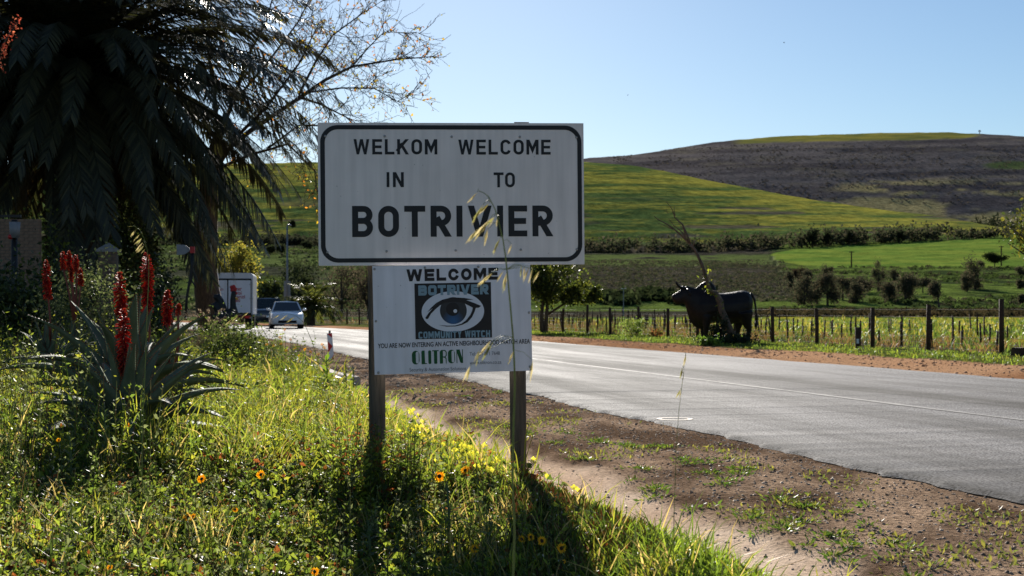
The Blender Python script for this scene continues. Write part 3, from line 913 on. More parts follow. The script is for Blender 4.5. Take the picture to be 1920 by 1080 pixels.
# fat-and-thin green company lettering
gx0, gz0, gh = bx_(771), bz_(681.5), 25.5 / SB
def gl_o(x, w):
    return [rrect(x, x + w, 0, 1, min(w * 0.48, 0.3), 6), list(reversed(rrect(x + w * 0.52, x + w * 0.90, 0.07, 0.93, w * 0.17, 6)))]
olit = []
olit.append(gl_o(0.0, 0.60))
olit.append([[(0.76, 0.0), (0.96, 0.0), (1.16, 0.02), (1.22, 0.06), (1.04, 0.09), (1.02, 1.0), (0.80, 1.0), (0.76, 0.9)]])
olit.append([rrect(1.30, 1.54, 0, 1, 0.1, 4)])
olit.append([[(1.62, 1.0), (2.14, 1.0), (2.14, 0.92), (2.02, 0.92), (2.02, 0.04), (1.96, 0.0), (1.80, 0.0), (1.76, 0.05), (1.76, 0.92), (1.62, 0.92)]])
olit.append([[(2.22, 0.0), (2.44, 0.0), (2.48, 0.05), (2.48, 0.44), (2.56, 0.44), (2.68, 0.36), (2.70, 0.0), (2.76, 0.0), (2.76, 0.38), (2.68, 0.48), (2.78, 0.58), (2.78, 0.85), (2.66, 1.0), (2.34, 1.0), (2.22, 0.86)],
             list(reversed([(2.48, 0.52), (2.60, 0.52), (2.70, 0.60), (2.70, 0.84), (2.60, 0.93), (2.48, 0.93)]))])
olit.append(gl_o(2.88, 0.56))
olit.append([[(3.56, 0.0), (3.62, 0.0), (3.62, 0.72), (3.86, 0.05), (3.92, 0.0), (4.08, 0.0), (4.08, 1.0), (4.02, 1.0), (4.02, 0.38), (3.82, 1.0), (3.56, 1.0)]])
ksx = (bx_(866.5) - gx0) / 4.08
for loops in olit:
    flat('lettering', [[(gx0 + x * ksx, gz0 + z * gh + 0.006 * x * ksx) for x, z in lp] for lp in loops], M['print_green'], board, yb)
for (u, v) in ((705, 505), (799, 502), (899, 500), (705.5, 602), (993, 586), (708, 698), (992.5, 688)):
    link_mesh('bolt', bolt_me, M['bolt'], board, (bx_(u), -0.0035, bz_(v, u)))

# ------------------------------------------------------------------ foliage builders
def leaf_quads(C, D, S, Ln, W, col, fold=0.25):
    """diamond leaves: base C, direction D, side S, length Ln, width W"""
    n = len(C)
    Nn = np.cross(D, S)
    Ln = Ln[:, None]; W = W[:, None]
    mid = C + D * Ln * 0.45
    V = np.empty((n, 4, 3))
    V[:, 0] = C
    V[:, 1] = mid + S * W * 0.5 + Nn * W * fold
    V[:, 2] = C + D * Ln
    V[:, 3] = mid - S * W * 0.5 + Nn * W * fold
    idx = np.arange(n * 4).reshape(n, 4)
    return V.reshape(-1, 3), np.concatenate([idx[:, [0, 1, 2]], idx[:, [0, 2, 3]]]), np.repeat(col, 4, 0)

def unit(v):
    return v / np.maximum(np.linalg.norm(v, axis=-1, keepdims=True), 1e-9)

def rand_dirs(n, r, up=0.0):
    d = r.normal(size=(n, 3)); d[:, 2] += up
    return unit(d)

def side_of(D, r):
    return unit(np.cross(D, rand_dirs(len(D), r)))

class Stuff:
    def __init__(s): s.V, s.T, s.C, s.n = [], [], [], 0
    def add(s, V, T, C):
        s.V.append(V); s.T.append(T + s.n); s.C.append(C); s.n += len(V)
    def leaves(s, C, D, S, Ln, W, col, fold=0.25): s.add(*leaf_quads(C, D, S, Ln, W, col, fold))
    def blades(s, C, D, S, Ln, W, col, bend):
        """grass blades of three joints; bend = vector added to the tip"""
        n = len(C)
        Ln = Ln[:, None]; W = W[:, None]
        m1 = C + D * Ln * 0.40 + bend * 0.16
        m2 = C + D * Ln * 0.75 + bend * 0.5
        tip = C + D * Ln + bend
        V = np.empty((n, 7, 3))
        V[:, 0] = C - S * W * 0.4; V[:, 1] = C + S * W * 0.4
        V[:, 2] = m1 - S * W * 0.5; V[:, 3] = m1 + S * W * 0.5
        V[:, 4] = m2 - S * W * 0.36; V[:, 5] = m2 + S * W * 0.36
        V[:, 6] = tip
        i = np.arange(n * 7).reshape(n, 7)
        T = np.concatenate([i[:, [0, 1, 3]], i[:, [0, 3, 2]], i[:, [2, 3, 5]], i[:, [2, 5, 4]], i[:, [4, 5, 6]]])
        s.add(V.reshape(-1, 3), T, np.repeat(col, 7, 0))
    def sticks(s, A, B, w0, w1, col):
        """thin three-sided stems from A to B"""
        n = len(A)
        D = unit(B - A)
        a = unit(np.cross(D, np.tile([[0.3, 0.9, 0.2]], (n, 1))))
        b = np.cross(D, a)
        V = np.empty((n, 6, 3))
        for k in range(3):
            w = 2 * math.pi * k / 3
            o = a * math.cos(w) + b * math.sin(w)
            V[:, k] = A + o * w0[:, None]; V[:, 3 + k] = B + o * w1[:, None]
        i = np.arange(n * 6).reshape(n, 6)
        T = np.concatenate([np.concatenate([i[:, [k, (k + 1) % 3, 3 + (k + 1) % 3]], i[:, [k, 3 + (k + 1) % 3, 3 + k]]]) for k in range(3)])
        s.add(V.reshape(-1, 3), T, np.repeat(col, 6, 0))
    def build(s, name, mat, parent=None):
        return link_mesh(name, np_mesh(name, np.concatenate(s.V), [np.concatenate(s.T)], np.concatenate(s.C)), mat, parent)

def pick(cols, n, r, var=0.25):
    cols = np.array(cols, float)
    k = r.integers(0, len(cols), n)
    return cols[k] * (1 + r.uniform(-var, var, (n, 1)))

GREENS = [(0.030, 0.050, 0.014), (0.045, 0.070, 0.018), (0.060, 0.085, 0.022)]

def crown_pts(n, c, rad, r, clumps=14, spread=0.34, hollow=0.5):
    """leaf positions gathered in clumps through an ellipsoid"""
    k = rand_dirs(clumps, r) * (hollow + (1 - hollow) * r.random((clumps, 1))) * 0.78
    w = r.integers(0, clumps, n)
    sz = r.uniform(0.6, 1.25, clumps)
    p = k[w] + r.normal(size=(n, 3)) * (spread * sz[w])[:, None] * 0.62
    return np.array(c) + p * np.array(rad)

def crown(name, parent, c, rad, n, size, seed, cols=GREENS, mat='leaf_dark', clumps=14, spread=0.34, hollow=0.5, aspect=0.55):
    r = np.random.default_rng(seed)
    st = Stuff()
    Pp = crown_pts(n, c, rad, r, clumps, spread, hollow)
    D = rand_dirs(n, r, -0.15)
    Ln = size * r.uniform(0.6, 1.35, n)
    st.leaves(Pp, D, side_of(D, r), Ln, Ln * aspect, pick(cols, n, r), 0.15)
    return st.build(name, M[mat], parent)

# ------------------------------------------------------------------ scrub, hedges and far trees
def blob_mesh(C, Rr, col, r, flat_=0.8):
    """low shrubs: ragged little domes of loose leaf faces"""
    n = len(C); k = 18
    d = unit(r.normal(size=(n, k, 3))); d[..., 2] = np.abs(d[..., 2]) * flat_
    ctr = C[:, None] + d * Rr[:, None, None] * r.uniform(0.45, 1.0, (n, k, 1))
    a = unit(r.normal(size=(n, k, 3))); b = unit(np.cross(a, d + 1e-3))
    s_ = (Rr[:, None, None] * r.uniform(0.22, 0.5, (n, k, 1)))
    V = np.stack([ctr + a * s_ * 0.8, ctr - a * s_ * 0.5 + b * s_ * 0.7, ctr - a * s_ * 0.5 - b * s_ * 0.7], 2)
    V = V.reshape(-1, 3)
    T = np.arange(len(V)).reshape(-1, 3)
    return V, T, np.repeat(col * 1.0, k * 3, 0) * r.uniform(0.75, 1.25, (len(V) // 3, 1)).repeat(3, 0)

def scrub(name, label, n, ur, vr, Rr, cols, seed, test=None, yr=(170, 700)):
    r = np.random.default_rng(seed)
    Yt = np.geomspace(yr[0], yr[1], 400)
    U = r.uniform(ur[0], ur[1], n * 4); Y = yr[0] + (yr[1] - yr[0]) * r.random(n * 4)
    X = (U - 960) / F * Y
    Z = gz(X, Y)
    V = HV + F * (CZ - Z) / Y
    ok = (V > vr[0]) & (V < vr[1])
    if test is not None: ok &= test(U, V, X, Y, r)
    k = np.nonzero(ok)[0][:n]
    st = Stuff()
    C = np.stack([X, Y, Z], -1)[k]
    st.add(*blob_mesh(C, r.uniform(Rr[0], Rr[1], len(k)), pick(cols, len(k), r), r))
    return tag(st.build(name, M['far_leaf']), label, 'shrubs', kind='stuff')

SCR = [(0.045, 0.048, 0.033), (0.070, 0.068, 0.045), (0.090, 0.080, 0.056), (0.058, 0.072, 0.035)]
scrub('scrub', 'dark low scrub covering the slope behind the bull statue', 8500, (700, 1520), (488, 566), (0.22, 0.55), SCR, 101, lambda U, V, X, Y, r: U - (V - 500) * 0.55 < 1475)
scrub('scrub', 'scattered green bushes on the grassy slope under the wheat field', 1500, (1440, 2200), (500, 582), (0.35, 0.95), [(0.045, 0.065, 0.022), (0.065, 0.095, 0.028), (0.055, 0.055, 0.035)], 102, lambda U, V, X, Y, r: fnoise(X * 0.05, Y * 0.03, 77) > 0.5)
scrub('scrub', 'grey green bushes on the slope left of the sign', 2600, (-100, 760), (455, 584), (0.5, 1.4), [(0.048, 0.068, 0.028), (0.07, 0.092, 0.036), (0.08, 0.082, 0.05)], 103, lambda U, V, X, Y, r: fnoise(X * 0.04, Y * 0.02, 78) > 0.44)
scrub('scrub', 'dark bushes in the dip at the foot of the slope', 260, (1090, 1330), (548, 576), (1.2, 2.2), [(0.022, 0.032, 0.014), (0.035, 0.045, 0.02)], 104, lambda U, V, X, Y, r: np.abs(V - 562 - 5 * np.sin(U * 0.05)) < 7, (175, 320))
scrub('reeds', 'brown reeds along the dark ditch behind the field', 900, (1420, 1960), (583, 594), (0.35, 0.7), [(0.06, 0.045, 0.025), (0.04, 0.035, 0.02)], 105, None, (120, 185))
scrub('scrub', 'far dark bushes on the distant fynbos hill', 2600, (1150, 2000), (256, 440), (0.9, 2.2), [(0.050, 0.045, 0.044), (0.07, 0.06, 0.056)], 106, lambda U, V, X, Y, r: (V > 272) & (fnoise(U * 0.02, V * 0.09, 79) > 0.40), (1500, 2590))

def ridge_bushes():
    r = np.random.default_rng(131)
    u = np.concatenate([np.array([1309, 1318, 1336, 1232, 1372, 1300, 1345, 1350]), r.uniform(1160, 1380, 14), r.uniform(1400, 1960, 10)])
    v = np.interp(u, UK, ST[9][1]); Y = np.full(len(u), 2560.0)
    C = np.array([tuple(P(a, b + 0.8, 2560)) for a, b in zip(u, v)])
    st = Stuff(); st.add(*blob_mesh(C, np.concatenate([np.full(8, 3.2), r.uniform(0.8, 2.2, len(u) - 8)]), pick([(0.04, 0.045, 0.028)], len(u), r), r, 1.0))
    tag(st.build('ridge_bushes', M['far_leaf']), 'tiny dark bushes along the skyline of the far hill', 'shrubs', kind='stuff')
ridge_bushes()

def hedge():
    r = np.random.default_rng(120)
    st = Stuff()
    for i in range(330):
        u = r.uniform(690, 1990)
        base = np.interp(u, [690, 1100, 1450, 1900, 1990], [474, 478, 466, 444, 442])
        Y = 655 + r.uniform(-10, 16)
        X = (u - 960) / F * Y
        z = G(X, Y)
        h = r.uniform(4.0, 8.0) * (1.0 if u < 1800 else 0.7) * (1.25 if abs(u - 1540) < 40 else 1.0)
        n = 46
        Pp = crown_pts(n, (X, Y, z + h * 0.5), (r.uniform(2.2, 4.5), 2.5, h * 0.55), r, 5, 0.5)
        D = rand_dirs(n, r); Ln = r.uniform(0.9, 2.0, n)
        st.leaves(Pp, D, side_of(D, r), Ln, Ln * 0.7, pick([(0.040, 0.048, 0.028), (0.06, 0.064, 0.036), (0.075, 0.066, 0.048)], n, r), 0.1)
    tag(st.build('hedge', M['far_leaf']), 'long dark hedge of trees below the yellow crop hill', 'hedge', kind='stuff')
    st = Stuff()
    for i in range(60):
        u = r.uniform(1830, 2010); Y = 1330 + r.uniform(-20, 60)
        X = (u - 960) / F * Y; z = G(X, Y); h = r.uniform(8, 15); n = 40
        Pp = crown_pts(n, (X, Y, z + h * 0.5), (7, 5, h * 0.55), r, 5, 0.5)
        D = rand_dirs(n, r); Ln = r.uniform(2, 4, n)
        st.leaves(Pp, D, side_of(D, r), Ln, Ln * 0.7, pick([(0.022, 0.028, 0.016), (0.03, 0.034, 0.02)], n, r), 0.1)
    tag(st.build('wood', M['far_leaf']), 'dark wood between the crop hill and the far hill at the right', 'wood', kind='stuff')
    st = Stuff()
    for i in range(70):
        u = r.uniform(270, 640); Y = 640 + r.uniform(-10, 20)
        X = (u - 960) / F * Y; z = G(X, Y) ; h = r.uniform(3, 6); n = 40
        Pp = crown_pts(n, (X, Y, z + h * 0.5), (5, 2.5, h * 0.55), r, 5, 0.5)
        D = rand_dirs(n, r); Ln = r.uniform(1, 2, n)
        st.leaves(Pp, D, side_of(D, r), Ln, Ln * 0.7, pick([(0.028, 0.03, 0.022), (0.04, 0.042, 0.028)], n, r), 0.1)
    tag(st.build('hedge', M['far_leaf']), 'dark hedge line across the fields left of the sign', 'hedge', kind='stuff')
hedge()

# each tree on the slope: crop centre x, top y, base y, width (crop of 480 px shown 1728 wide from 1440, 380)
EUC = [(0.080, 0.072, 0.052), (0.058, 0.060, 0.040), (0.105, 0.080, 0.058), (0.050, 0.056, 0.036)]
SLOPE = [
 (150, 470, 580, 45, 'slim grey tree at the left end of the tree clump on the slope'),
 (205, 445, 525, 72, 'reddish round tree at the upper left of the slope clump'),
 (265, 465, 535, 62, 'small rounded tree just right of the reddish one, upper left of clump'),
 (400, 440, 528, 72, 'round dark tree standing alone above the left clump'),
 (245, 505, 692, 118, 'broad grey-brown tree at the lower left of the slope clump'),
 (330, 515, 684, 78, 'dark upright tree second in the lower row of the clump'),
 (402, 500, 692, 112, 'wide dark tree third in the lower row of the clump'),
 (505, 500, 655, 84, 'ragged tree in the middle of the slope clump'),
 (590, 500, 610, 104, 'brown-topped tree behind the middle of the clump'),
 (592, 535, 675, 92, 'rounded tree in front at the middle of the clump'),
 (670, 530, 605, 52, 'small tree between the middle clump and the tall tree'),
 (745, 425, 600, 84, 'tallest narrow tree in the row on the slope'),
 (845, 450, 535, 58, 'small rounded tree just right of the tallest one'),
 (818, 515, 675, 88, 'bushy tree below and right of the tallest one'),
 (925, 505, 655, 124, 'wide low tree with open stems right of the tallest'),
 (1045, 505, 610, 78, 'round lollipop tree apart from the clump on the right'),
 (1140, 535, 705, 80, 'leaning tree with a thin bare trunk behind the fence'),
 (1395, 410, 585, 108, 'large dark tree alone on the right of the slope'),
 (1345, 495, 600, 62, 'small tree leaning against the large lone tree'),
 (1530, 345, 437, 96, 'umbrella-shaped dark tree at the edge of the wheat field'),
 (1435, 390, 445, 40, 'thin pale tree behind the large lone tree'),
 (1706, 525, 582, 44, 'little dark tree at the right edge of the slope'),
 (1722, 620, 692, 48, 'dark bush-like tree low at the right edge of the slope'),
 (1700, 430, 505, 60, 'dark tree beneath the leafy branch at the right edge'),
]
for i, (cx, ty, by, w, lab) in enumerate(SLOPE):
    u, vt, vb = 1440 + cx * 0.27778, 380 + ty * 0.27778, 380 + by * 0.27778
    Y = hit(u, vb, 100)
    px = F / Y
    X = (u - 960) / F * Y
    z = G(X, Y)
    h = (vb - vt) / px; rw = w * 0.27778 / px / 2
    t = empty('slope_tree', (X, Y, z), 0, lab, 'tree', 'trees on the slope under the wheat field')
    lean = -0.35 * rw * 2 if i == 16 else 0.0
    bare = 0.45 if i in (15, 16, 19) else (0.16 if i > 10 else 0.06)
    hz = h * (1 - bare)
    mb = MB()
    mb.tube([(0 - lean * 0.6, 0, -0.3), (-lean * 0.2, 0, h * 0.4), (lean, 0, h * 0.75)], [0.03 * h + 0.05, 0.022 * h + 0.03, 0.03], 6)
    if i in (14, 17): mb.tube([(0.1, 0, -0.3), (rw * 0.5, 0.1, h * 0.55)], [0.1, 0.04], 5)
    mb.build('trunk', M['twig'], t)
    nn = int(420 + 12 * w)
    cols = EUC if i != 1 else [(0.075, 0.050, 0.036), (0.05, 0.04, 0.03)]
    if i == 19: cols = [(0.018, 0.026, 0.012), (0.03, 0.04, 0.016)]
    crown('crown', t, (lean * 0.8, 0, h * bare + hz * 0.5), (rw * 1.65, rw * 1.3, hz * 0.70), int(nn * 2.0), max(0.22, rw * 0.2), 200 + i, cols, 'far_leaf', 11, 0.36, 0.45, 0.6)

# individual hedge trees that stand out above the hedge line
for i, (u, vt, vb, w, lab) in enumerate([(1524, 427, 462, 22, 'tall dark tree standing out of the hedge above the wheat field'), (1551, 430, 460, 14, 'narrow tree right of the tall one in the hedge'), (1592, 432, 459, 16, 'rounded tree rising from the hedge over the wheat field'), (1686, 432, 456, 18, 'dark tree in the hedge near the middle of the wheat field')]):
    Y = 645.0; px = F / Y; X = (u - 960) / F * Y; z = CZ - (vb - HV) / F * Y
    h = (vb - vt) / px
    t = empty('hedge_tree', (X, Y, z), 0, lab, 'tree', 'trees standing out of the hedge')
    MB().tube([(0, 0, -1), (0, 0, h * 0.6)], [0.3, 0.12], 5).build('trunk', M['twig'], t)
    crown('crown', t, (0, 0, h * 0.52), (w / px / 2, w / px / 2, h * 0.5), 420, 1.1, 300 + i, [(0.018, 0.024, 0.014), (0.03, 0.034, 0.02)], 'far_leaf', 9, 0.4, 0.4)

# poles in the fields, wind pump on the far crest, double lamp
def pole(u, vt, vb, Y, r, lab, name='telegraph_pole', cat='pole', mat='brown_post'):
    X = (u - 960) / F * Y
    z0, z1 = CZ - (vb - HV) / F * Y, CZ - (vt - HV) / F * Y
    mb = MB(); mb.tube([(X, Y, z0 - 0.5), (X, Y, z1)], [r, r * 0.75], 6)
    mb.box((X, Y, z1 - 0.25), (r * 7, r, r))
    return tag(mb.build(name, M[mat]), lab, cat)
pole(1596.5, 471, 502, hit(1596.5, 501.5, 100), 0.22, 'thin dark telegraph pole below the left part of the wheat field')
pole(1877.5, 461, 498, hit(1877.5, 498, 100), 0.22, 'thin dark telegraph pole beside the umbrella-shaped tree')
t = empty('wind_pump', tuple(P(1836.5, 258.5, 2600)), 0, 'tiny wind pump on the crest of the far hill', 'wind pump')
mb = MB()
for sx0, sy0 in ((-2, -2), (2, -2), (0, 2)):
    mb.tube([(sx0, sy0, -6), (0, 0, 11.5)], [0.35, 0.25], 4)
mb.build('tower', M['brown_post'], t)
mb = MB()
for k in range(10):
    w = 2 * math.pi * k / 10
    mb.add([(0, -1, 12), (2.6 * math.cos(w), -1.2, 12 + 2.6 * math.sin(w)), (2.6 * math.cos(w + 0.45), -0.9, 12 + 2.6 * math.sin(w + 0.45))], [(0, 1, 2)])
mb.build('wheel', M['sheet_metal'], t)
Yl = 135.0
t = empty('lamp_post', (P(1169, 540, Yl).x, Yl, G(P(1169, 540, Yl).x, Yl)), 0, 'slim double-armed lamp post beyond the fence', 'lamp post')
hl = P(1169, 541, Yl).z - t.location.z
MB().tube([(0, 0, -0.3), (0, 0, hl)], [0.06, 0.04], 6).build('pole', M['lamp_grey'], t)
for sgn in (-1, 1):
    mb = MB(); mb.tube([(0, 0, hl - 0.03), (sgn * 0.14, 0, hl)], 0.02, 4); mb.box((sgn * 0.17, 0, hl), (0.14, 0.12, 0.05))
    mb.build('lamp_head', M['white'], t)

# ------------------------------------------------------------------ vineyard fence
fence = empty('wire_fence', (0, 0, 0), 0, 'wire mesh fence on brown wooden posts along the far verge', 'fence')
FP = []
for k in range(-3, 34):
    Yc = 29.5 + 2.68 * k + 0.12 * math.sin(k * 2.3)
    s = Yc / 0.9683 - 17.2 * 0.258
    x, y = xy(17.2, np.array(s))
    x, y = float(x), float(y)
    hgt = 1.15 if k % 5 == 0 else (1.0 + 0.05 * math.sin(k * 1.7))
    FP.append((x, y, G(x, y), hgt))
    mb = MB(); mb.tube([(0, 0, -0.4), (0.01 * math.sin(k), 0, hgt * 0.5), (0.02 * math.sin(k * 1.3), 0, hgt)], [0.055, 0.052, 0.05], 10)
    fo = mb.build('post', M['brown_post'], fence, True, (x, y, G(x, y)))
for wz, r_ in ((0.08, 0.003), (0.2, 0.003), (0.34, 0.003), (0.48, 0.003), (0.62, 0.003), (0.78, 0.0035), (0.94, 0.0045)):
    pts = []
    for i in range(len(FP) - 1):
        a, b_ = FP[i], FP[i + 1]
        pts.append((a[0] - 0.058 * 0.968 * 0, a[1] - 0.06, a[2] + wz))
        pts.append(((a[0] + b_[0]) / 2, (a[1] + b_[1]) / 2 - 0.06, (a[2] + b_[2]) / 2 + wz - 0.012))
    MB().tube(pts, r_, 3).build('wire', M['wire'], fence)
mb = MB()                                              # upright wires of the mesh
for i in range(len(FP) - 1):
    a, b_ = FP[i], FP[i + 1]
    for k in range(1, 9):
        t_ = k / 9
        x, y, z = (a[0] + (b_[0] - a[0]) * t_, a[1] + (b_[1] - a[1]) * t_ - 0.06, a[2] + (b_[2] - a[2]) * t_)
        mb.tube([(x, y, z + 0.06), (x, y, z + 0.78)], 0.002, 3, False)
o = mb.build('mesh_wires', M['wire'], fence); o['kind'] = 'stuff'
# vine rows: short stakes behind the fence
ORD = ['nearest the fence', 'second from the fence', 'third from the fence', 'fourth from the fence', 'fifth from the fence', 'sixth from the fence']
stake_me = []
for k in range(4):
    mb = MB(); mb.tube([(0, 0, -0.2), (0.01 * k, 0, 0.5), (0.02 * k - 0.02, 0.01, 1.0)], [0.03, 0.028, 0.025], 6)
    stake_me.append(mb.mesh('stake', True))
for r_i in range(6):
    q = 18.6 + 1.9 * r_i
    row_ = empty('vine_row', (0, 0, 0), 0, 'row of short dark vineyard stakes, ' + ORD[r_i], 'vine row', 'vineyard rows behind the fence')
    s = 21.0 + 0.4 * r_i
    while s < 95:
        x, y = xy(q, np.array(s)); x, y = float(x), float(y)
        uu = 960 + F * x / y
        if 560 < uu < 2150 and random.random() < (0.95 if uu < 1420 else 0.72):
            o = link_mesh('stake', random.choice(stake_me), M['brown_post'], row_, (x, y, G(x, y)), (random.uniform(-.06, .06), random.uniform(-.06, .06), random.uniform(0, 6)))
            hh = (random.uniform(0.38, 0.62) if uu > 1420 else random.uniform(0.5, 0.8)) + (0.2 if random.random() < 0.25 else 0)
            o.scale = (1, 1, hh)
        s += (1.05 if uu > 1420 else 0.72) + random.uniform(-0.15, 0.25) + 0.006 * s
# short marker post with white paper, brown block at the right edge
def onq(u, q):
    Yc = F * q / (0.9683 * (u - 272)); 
    return P(u, 600, Yc).x, Yc
x, y = onq(1609, 16.9)
t = empty('marker_post', (x, y, G(x, y)), 0, 'short dark post with a white paper tag in front of the fence', 'post')
MB().tube([(0, 0, -0.3), (0, 0, 0.5)], [0.075, 0.07], 10).build('post', M['brown_post'], t, True)
MB().box((-0.03, -0.085, 0.16), (0.075, 0.006, 0.11), 0.5).build('paper_tag', M['white'], t)
x, y = onq(1916, 16.9)
mb = MB(); mb.box((x, y, G(x, y) + 0.08), (0.3, 0.3, 0.17), 0.2, 0.95)
tag(mb.build('wooden_block', M['brown_post']), 'brown wooden block at the foot of the fence at the right edge', 'block')

# ------------------------------------------------------------------ bull statue
def remeshed(mb, name, mat, parent, voxel=0.03, smooth=6):
    me = mb.mesh(name)
    ob = bpy.data.objects.new(name, me)
    COL.objects.link(ob)
    m = ob.modifiers.new('r', 'REMESH'); m.mode = 'VOXEL'; m.voxel_size = voxel; m.use_smooth_shade = True
    m2 = ob.modifiers.new('s', 'SMOOTH'); m2.iterations = smooth; m2.factor = 0.5
    dg = bpy.context.evaluated_depsgraph_get()
    me2 = bpy.data.meshes.new_from_object(ob.evaluated_get(dg))
    bpy.data.objects.remove(ob)
    me2.polygons.foreach_set('use_smooth', [True] * len(me2.polygons))
    me2.materials.clear()
    return link_mesh(name, me2, mat, parent)

KB = 0.00254 * 40.0 / 43.0
def bp_(cx, cy, y=0.0): return ((cx - 780) * KB, y, (880 - cy) * KB)
YB = 40.0
bx0 = P(1240 + 780 * 0.1574, 638, YB)
gb = G(bx0.x, YB)
bull = empty('bull_statue', (bx0.x, YB, gb + 0.0), R(-4), 'black life-size humped bull statue standing in profile by the fence', 'statue')
mb = MB()
def ellring(cx, ytop, ybot, w, n=14):
    x, _, zt = bp_(cx, ytop); _, _, zb_ = bp_(cx, ybot)
    zc, h = (zt + zb_) / 2, (zt - zb_) / 2
    return [(x, w * math.sin(2 * math.pi * i / n), zc + h * math.cos(2 * math.pi * i / n)) for i in range(n)]
# trunk from brisket to rump
mb.loft([ellring(400, 330, 560, 0.16), ellring(440, 270, 680, 0.24), ellring(500, 255, 700, 0.31), ellring(570, 262, 660, 0.35), ellring(650, 285, 640, 0.37), ellring(740, 292, 648, 0.38), ellring(830, 280, 660, 0.37), ellring(910, 266, 650, 0.36), ellring(980, 260, 630, 0.35), ellring(1035, 275, 580, 0.29), ellring(1070, 320, 520, 0.19), ellring(1086, 370, 460, 0.08)])
# hump
mb.loft([ellring(408, 238, 330, 0.04), ellring(440, 205, 340, 0.09), ellring(490, 165, 350, 0.12), ellring(540, 147, 350, 0.13), ellring(595, 160, 340, 0.12), ellring(635, 200, 320, 0.10), ellring(652, 235, 290, 0.05)])
# neck
mb.loft([ellring(265, 225, 400, 0.12), ellring(310, 205, 470, 0.15), ellring(360, 215, 580, 0.18), ellring(420, 240, 660, 0.22), ellring(490, 245, 640, 0.26)])
# dewlap
mb.loft([ellring(290, 380, 455, 0.03), ellring(335, 400, 625, 0.045), ellring(390, 450, 690, 0.06), ellring(450, 500, 722, 0.07), ellring(500, 560, 722, 0.08)])
# head
mb.loft([ellring(128, 318, 355, 0.06), ellring(150, 298, 395, 0.085), ellring(190, 280, 432, 0.10), ellring(230, 250, 430, 0.115), ellring(270, 215, 420, 0.13), ellring(315, 203, 415, 0.13), ellring(350, 220, 400, 0.10)])
def leg(pts, rad): mb.tube(pts, rad, 10)
for sy in (-1, 1):   # front legs
    dx = 0 if sy < 0 else -28
    leg([bp_(545 + dx, 560, 0.2 * sy), bp_(535 + dx, 690, 0.19 * sy), bp_(530 + dx, 760, 0.18 * sy), bp_(532 + dx, 830, 0.18 * sy), bp_(528 + dx, 868, 0.18 * sy), bp_(524 + dx, 884, 0.18 * sy)], [0.14, 0.10, 0.072, 0.055, 0.062, 0.068])
for sy in (-1, 1):   # hind legs: near one set back
    dx = 78 if sy < 0 else -40
    leg([bp_(960 + dx * 0.35, 520, 0.2 * sy), bp_(950 + dx * 0.7, 640, 0.19 * sy), bp_(958 + dx, 720, 0.18 * sy), bp_(950 + dx, 790, 0.18 * sy), bp_(944 + dx, 860, 0.18 * sy), bp_(938 + dx, 884, 0.18 * sy)], [0.24, 0.15, 0.085, 0.06, 0.058, 0.068])
mb.ball(bp_(800, 655), (0.10, 0.06, 0.06), 8, 6)
remeshed(mb, 'body', M['bronze'], bull, 0.028, 4)
mb = MB()
mb.tube([bp_(1050, 300), bp_(1085, 325), bp_(1108, 380), bp_(1122, 480), bp_(1130, 590), bp_(1126, 640)], [0.05, 0.038, 0.030, 0.026, 0.026, 0.03], 8)
mb.loft([ellring(1126, 630, 640, 0.02), ellring(1126, 640, 720, 0.02)], False)
mb.tube([bp_(1126, 630), bp_(1124, 675), bp_(1124, 722)], [0.03, 0.046, 0.012], 8)
mb.build('tail', M['bronze'], bull, True)
for sy in (-1, 1):
    y0 = 0.08 * sy
    if sy < 0: pts = [bp_(268, 225, y0), bp_(240, 232, y0 * 2.2), bp_(205, 212, y0 * 3.3), bp_(178, 182, y0 * 3.8), bp_(166, 145, y0 * 3.8)]
    else: pts = [bp_(285, 218, y0), bp_(262, 225, y0 * 2.2), bp_(228, 206, y0 * 3.3), bp_(204, 182, y0 * 3.8), bp_(194, 152, y0 * 3.8)]
    mb = MB(); mb.tube(pts, [0.045, 0.042, 0.034, 0.022, 0.006], 8)
    mb.build('horn', M['bronze'], bull, True)
    mb = MB(); mb.tube([bp_(300, 240, y0 * 1.3), bp_(325, 262, y0 * 2.6), bp_(338, 300, y0 * 3.3), bp_(335, 330, y0 * 3.4)], [0.02, 0.045, 0.04, 0.008], 8)
    mb.build('ear', M['bronze'], bull, True)
    MB().ball(bp_(228, 292, 0.105 * sy), (0.02, 0.012, 0.016), 8, 6).build('eye', M['black'], bull, True)

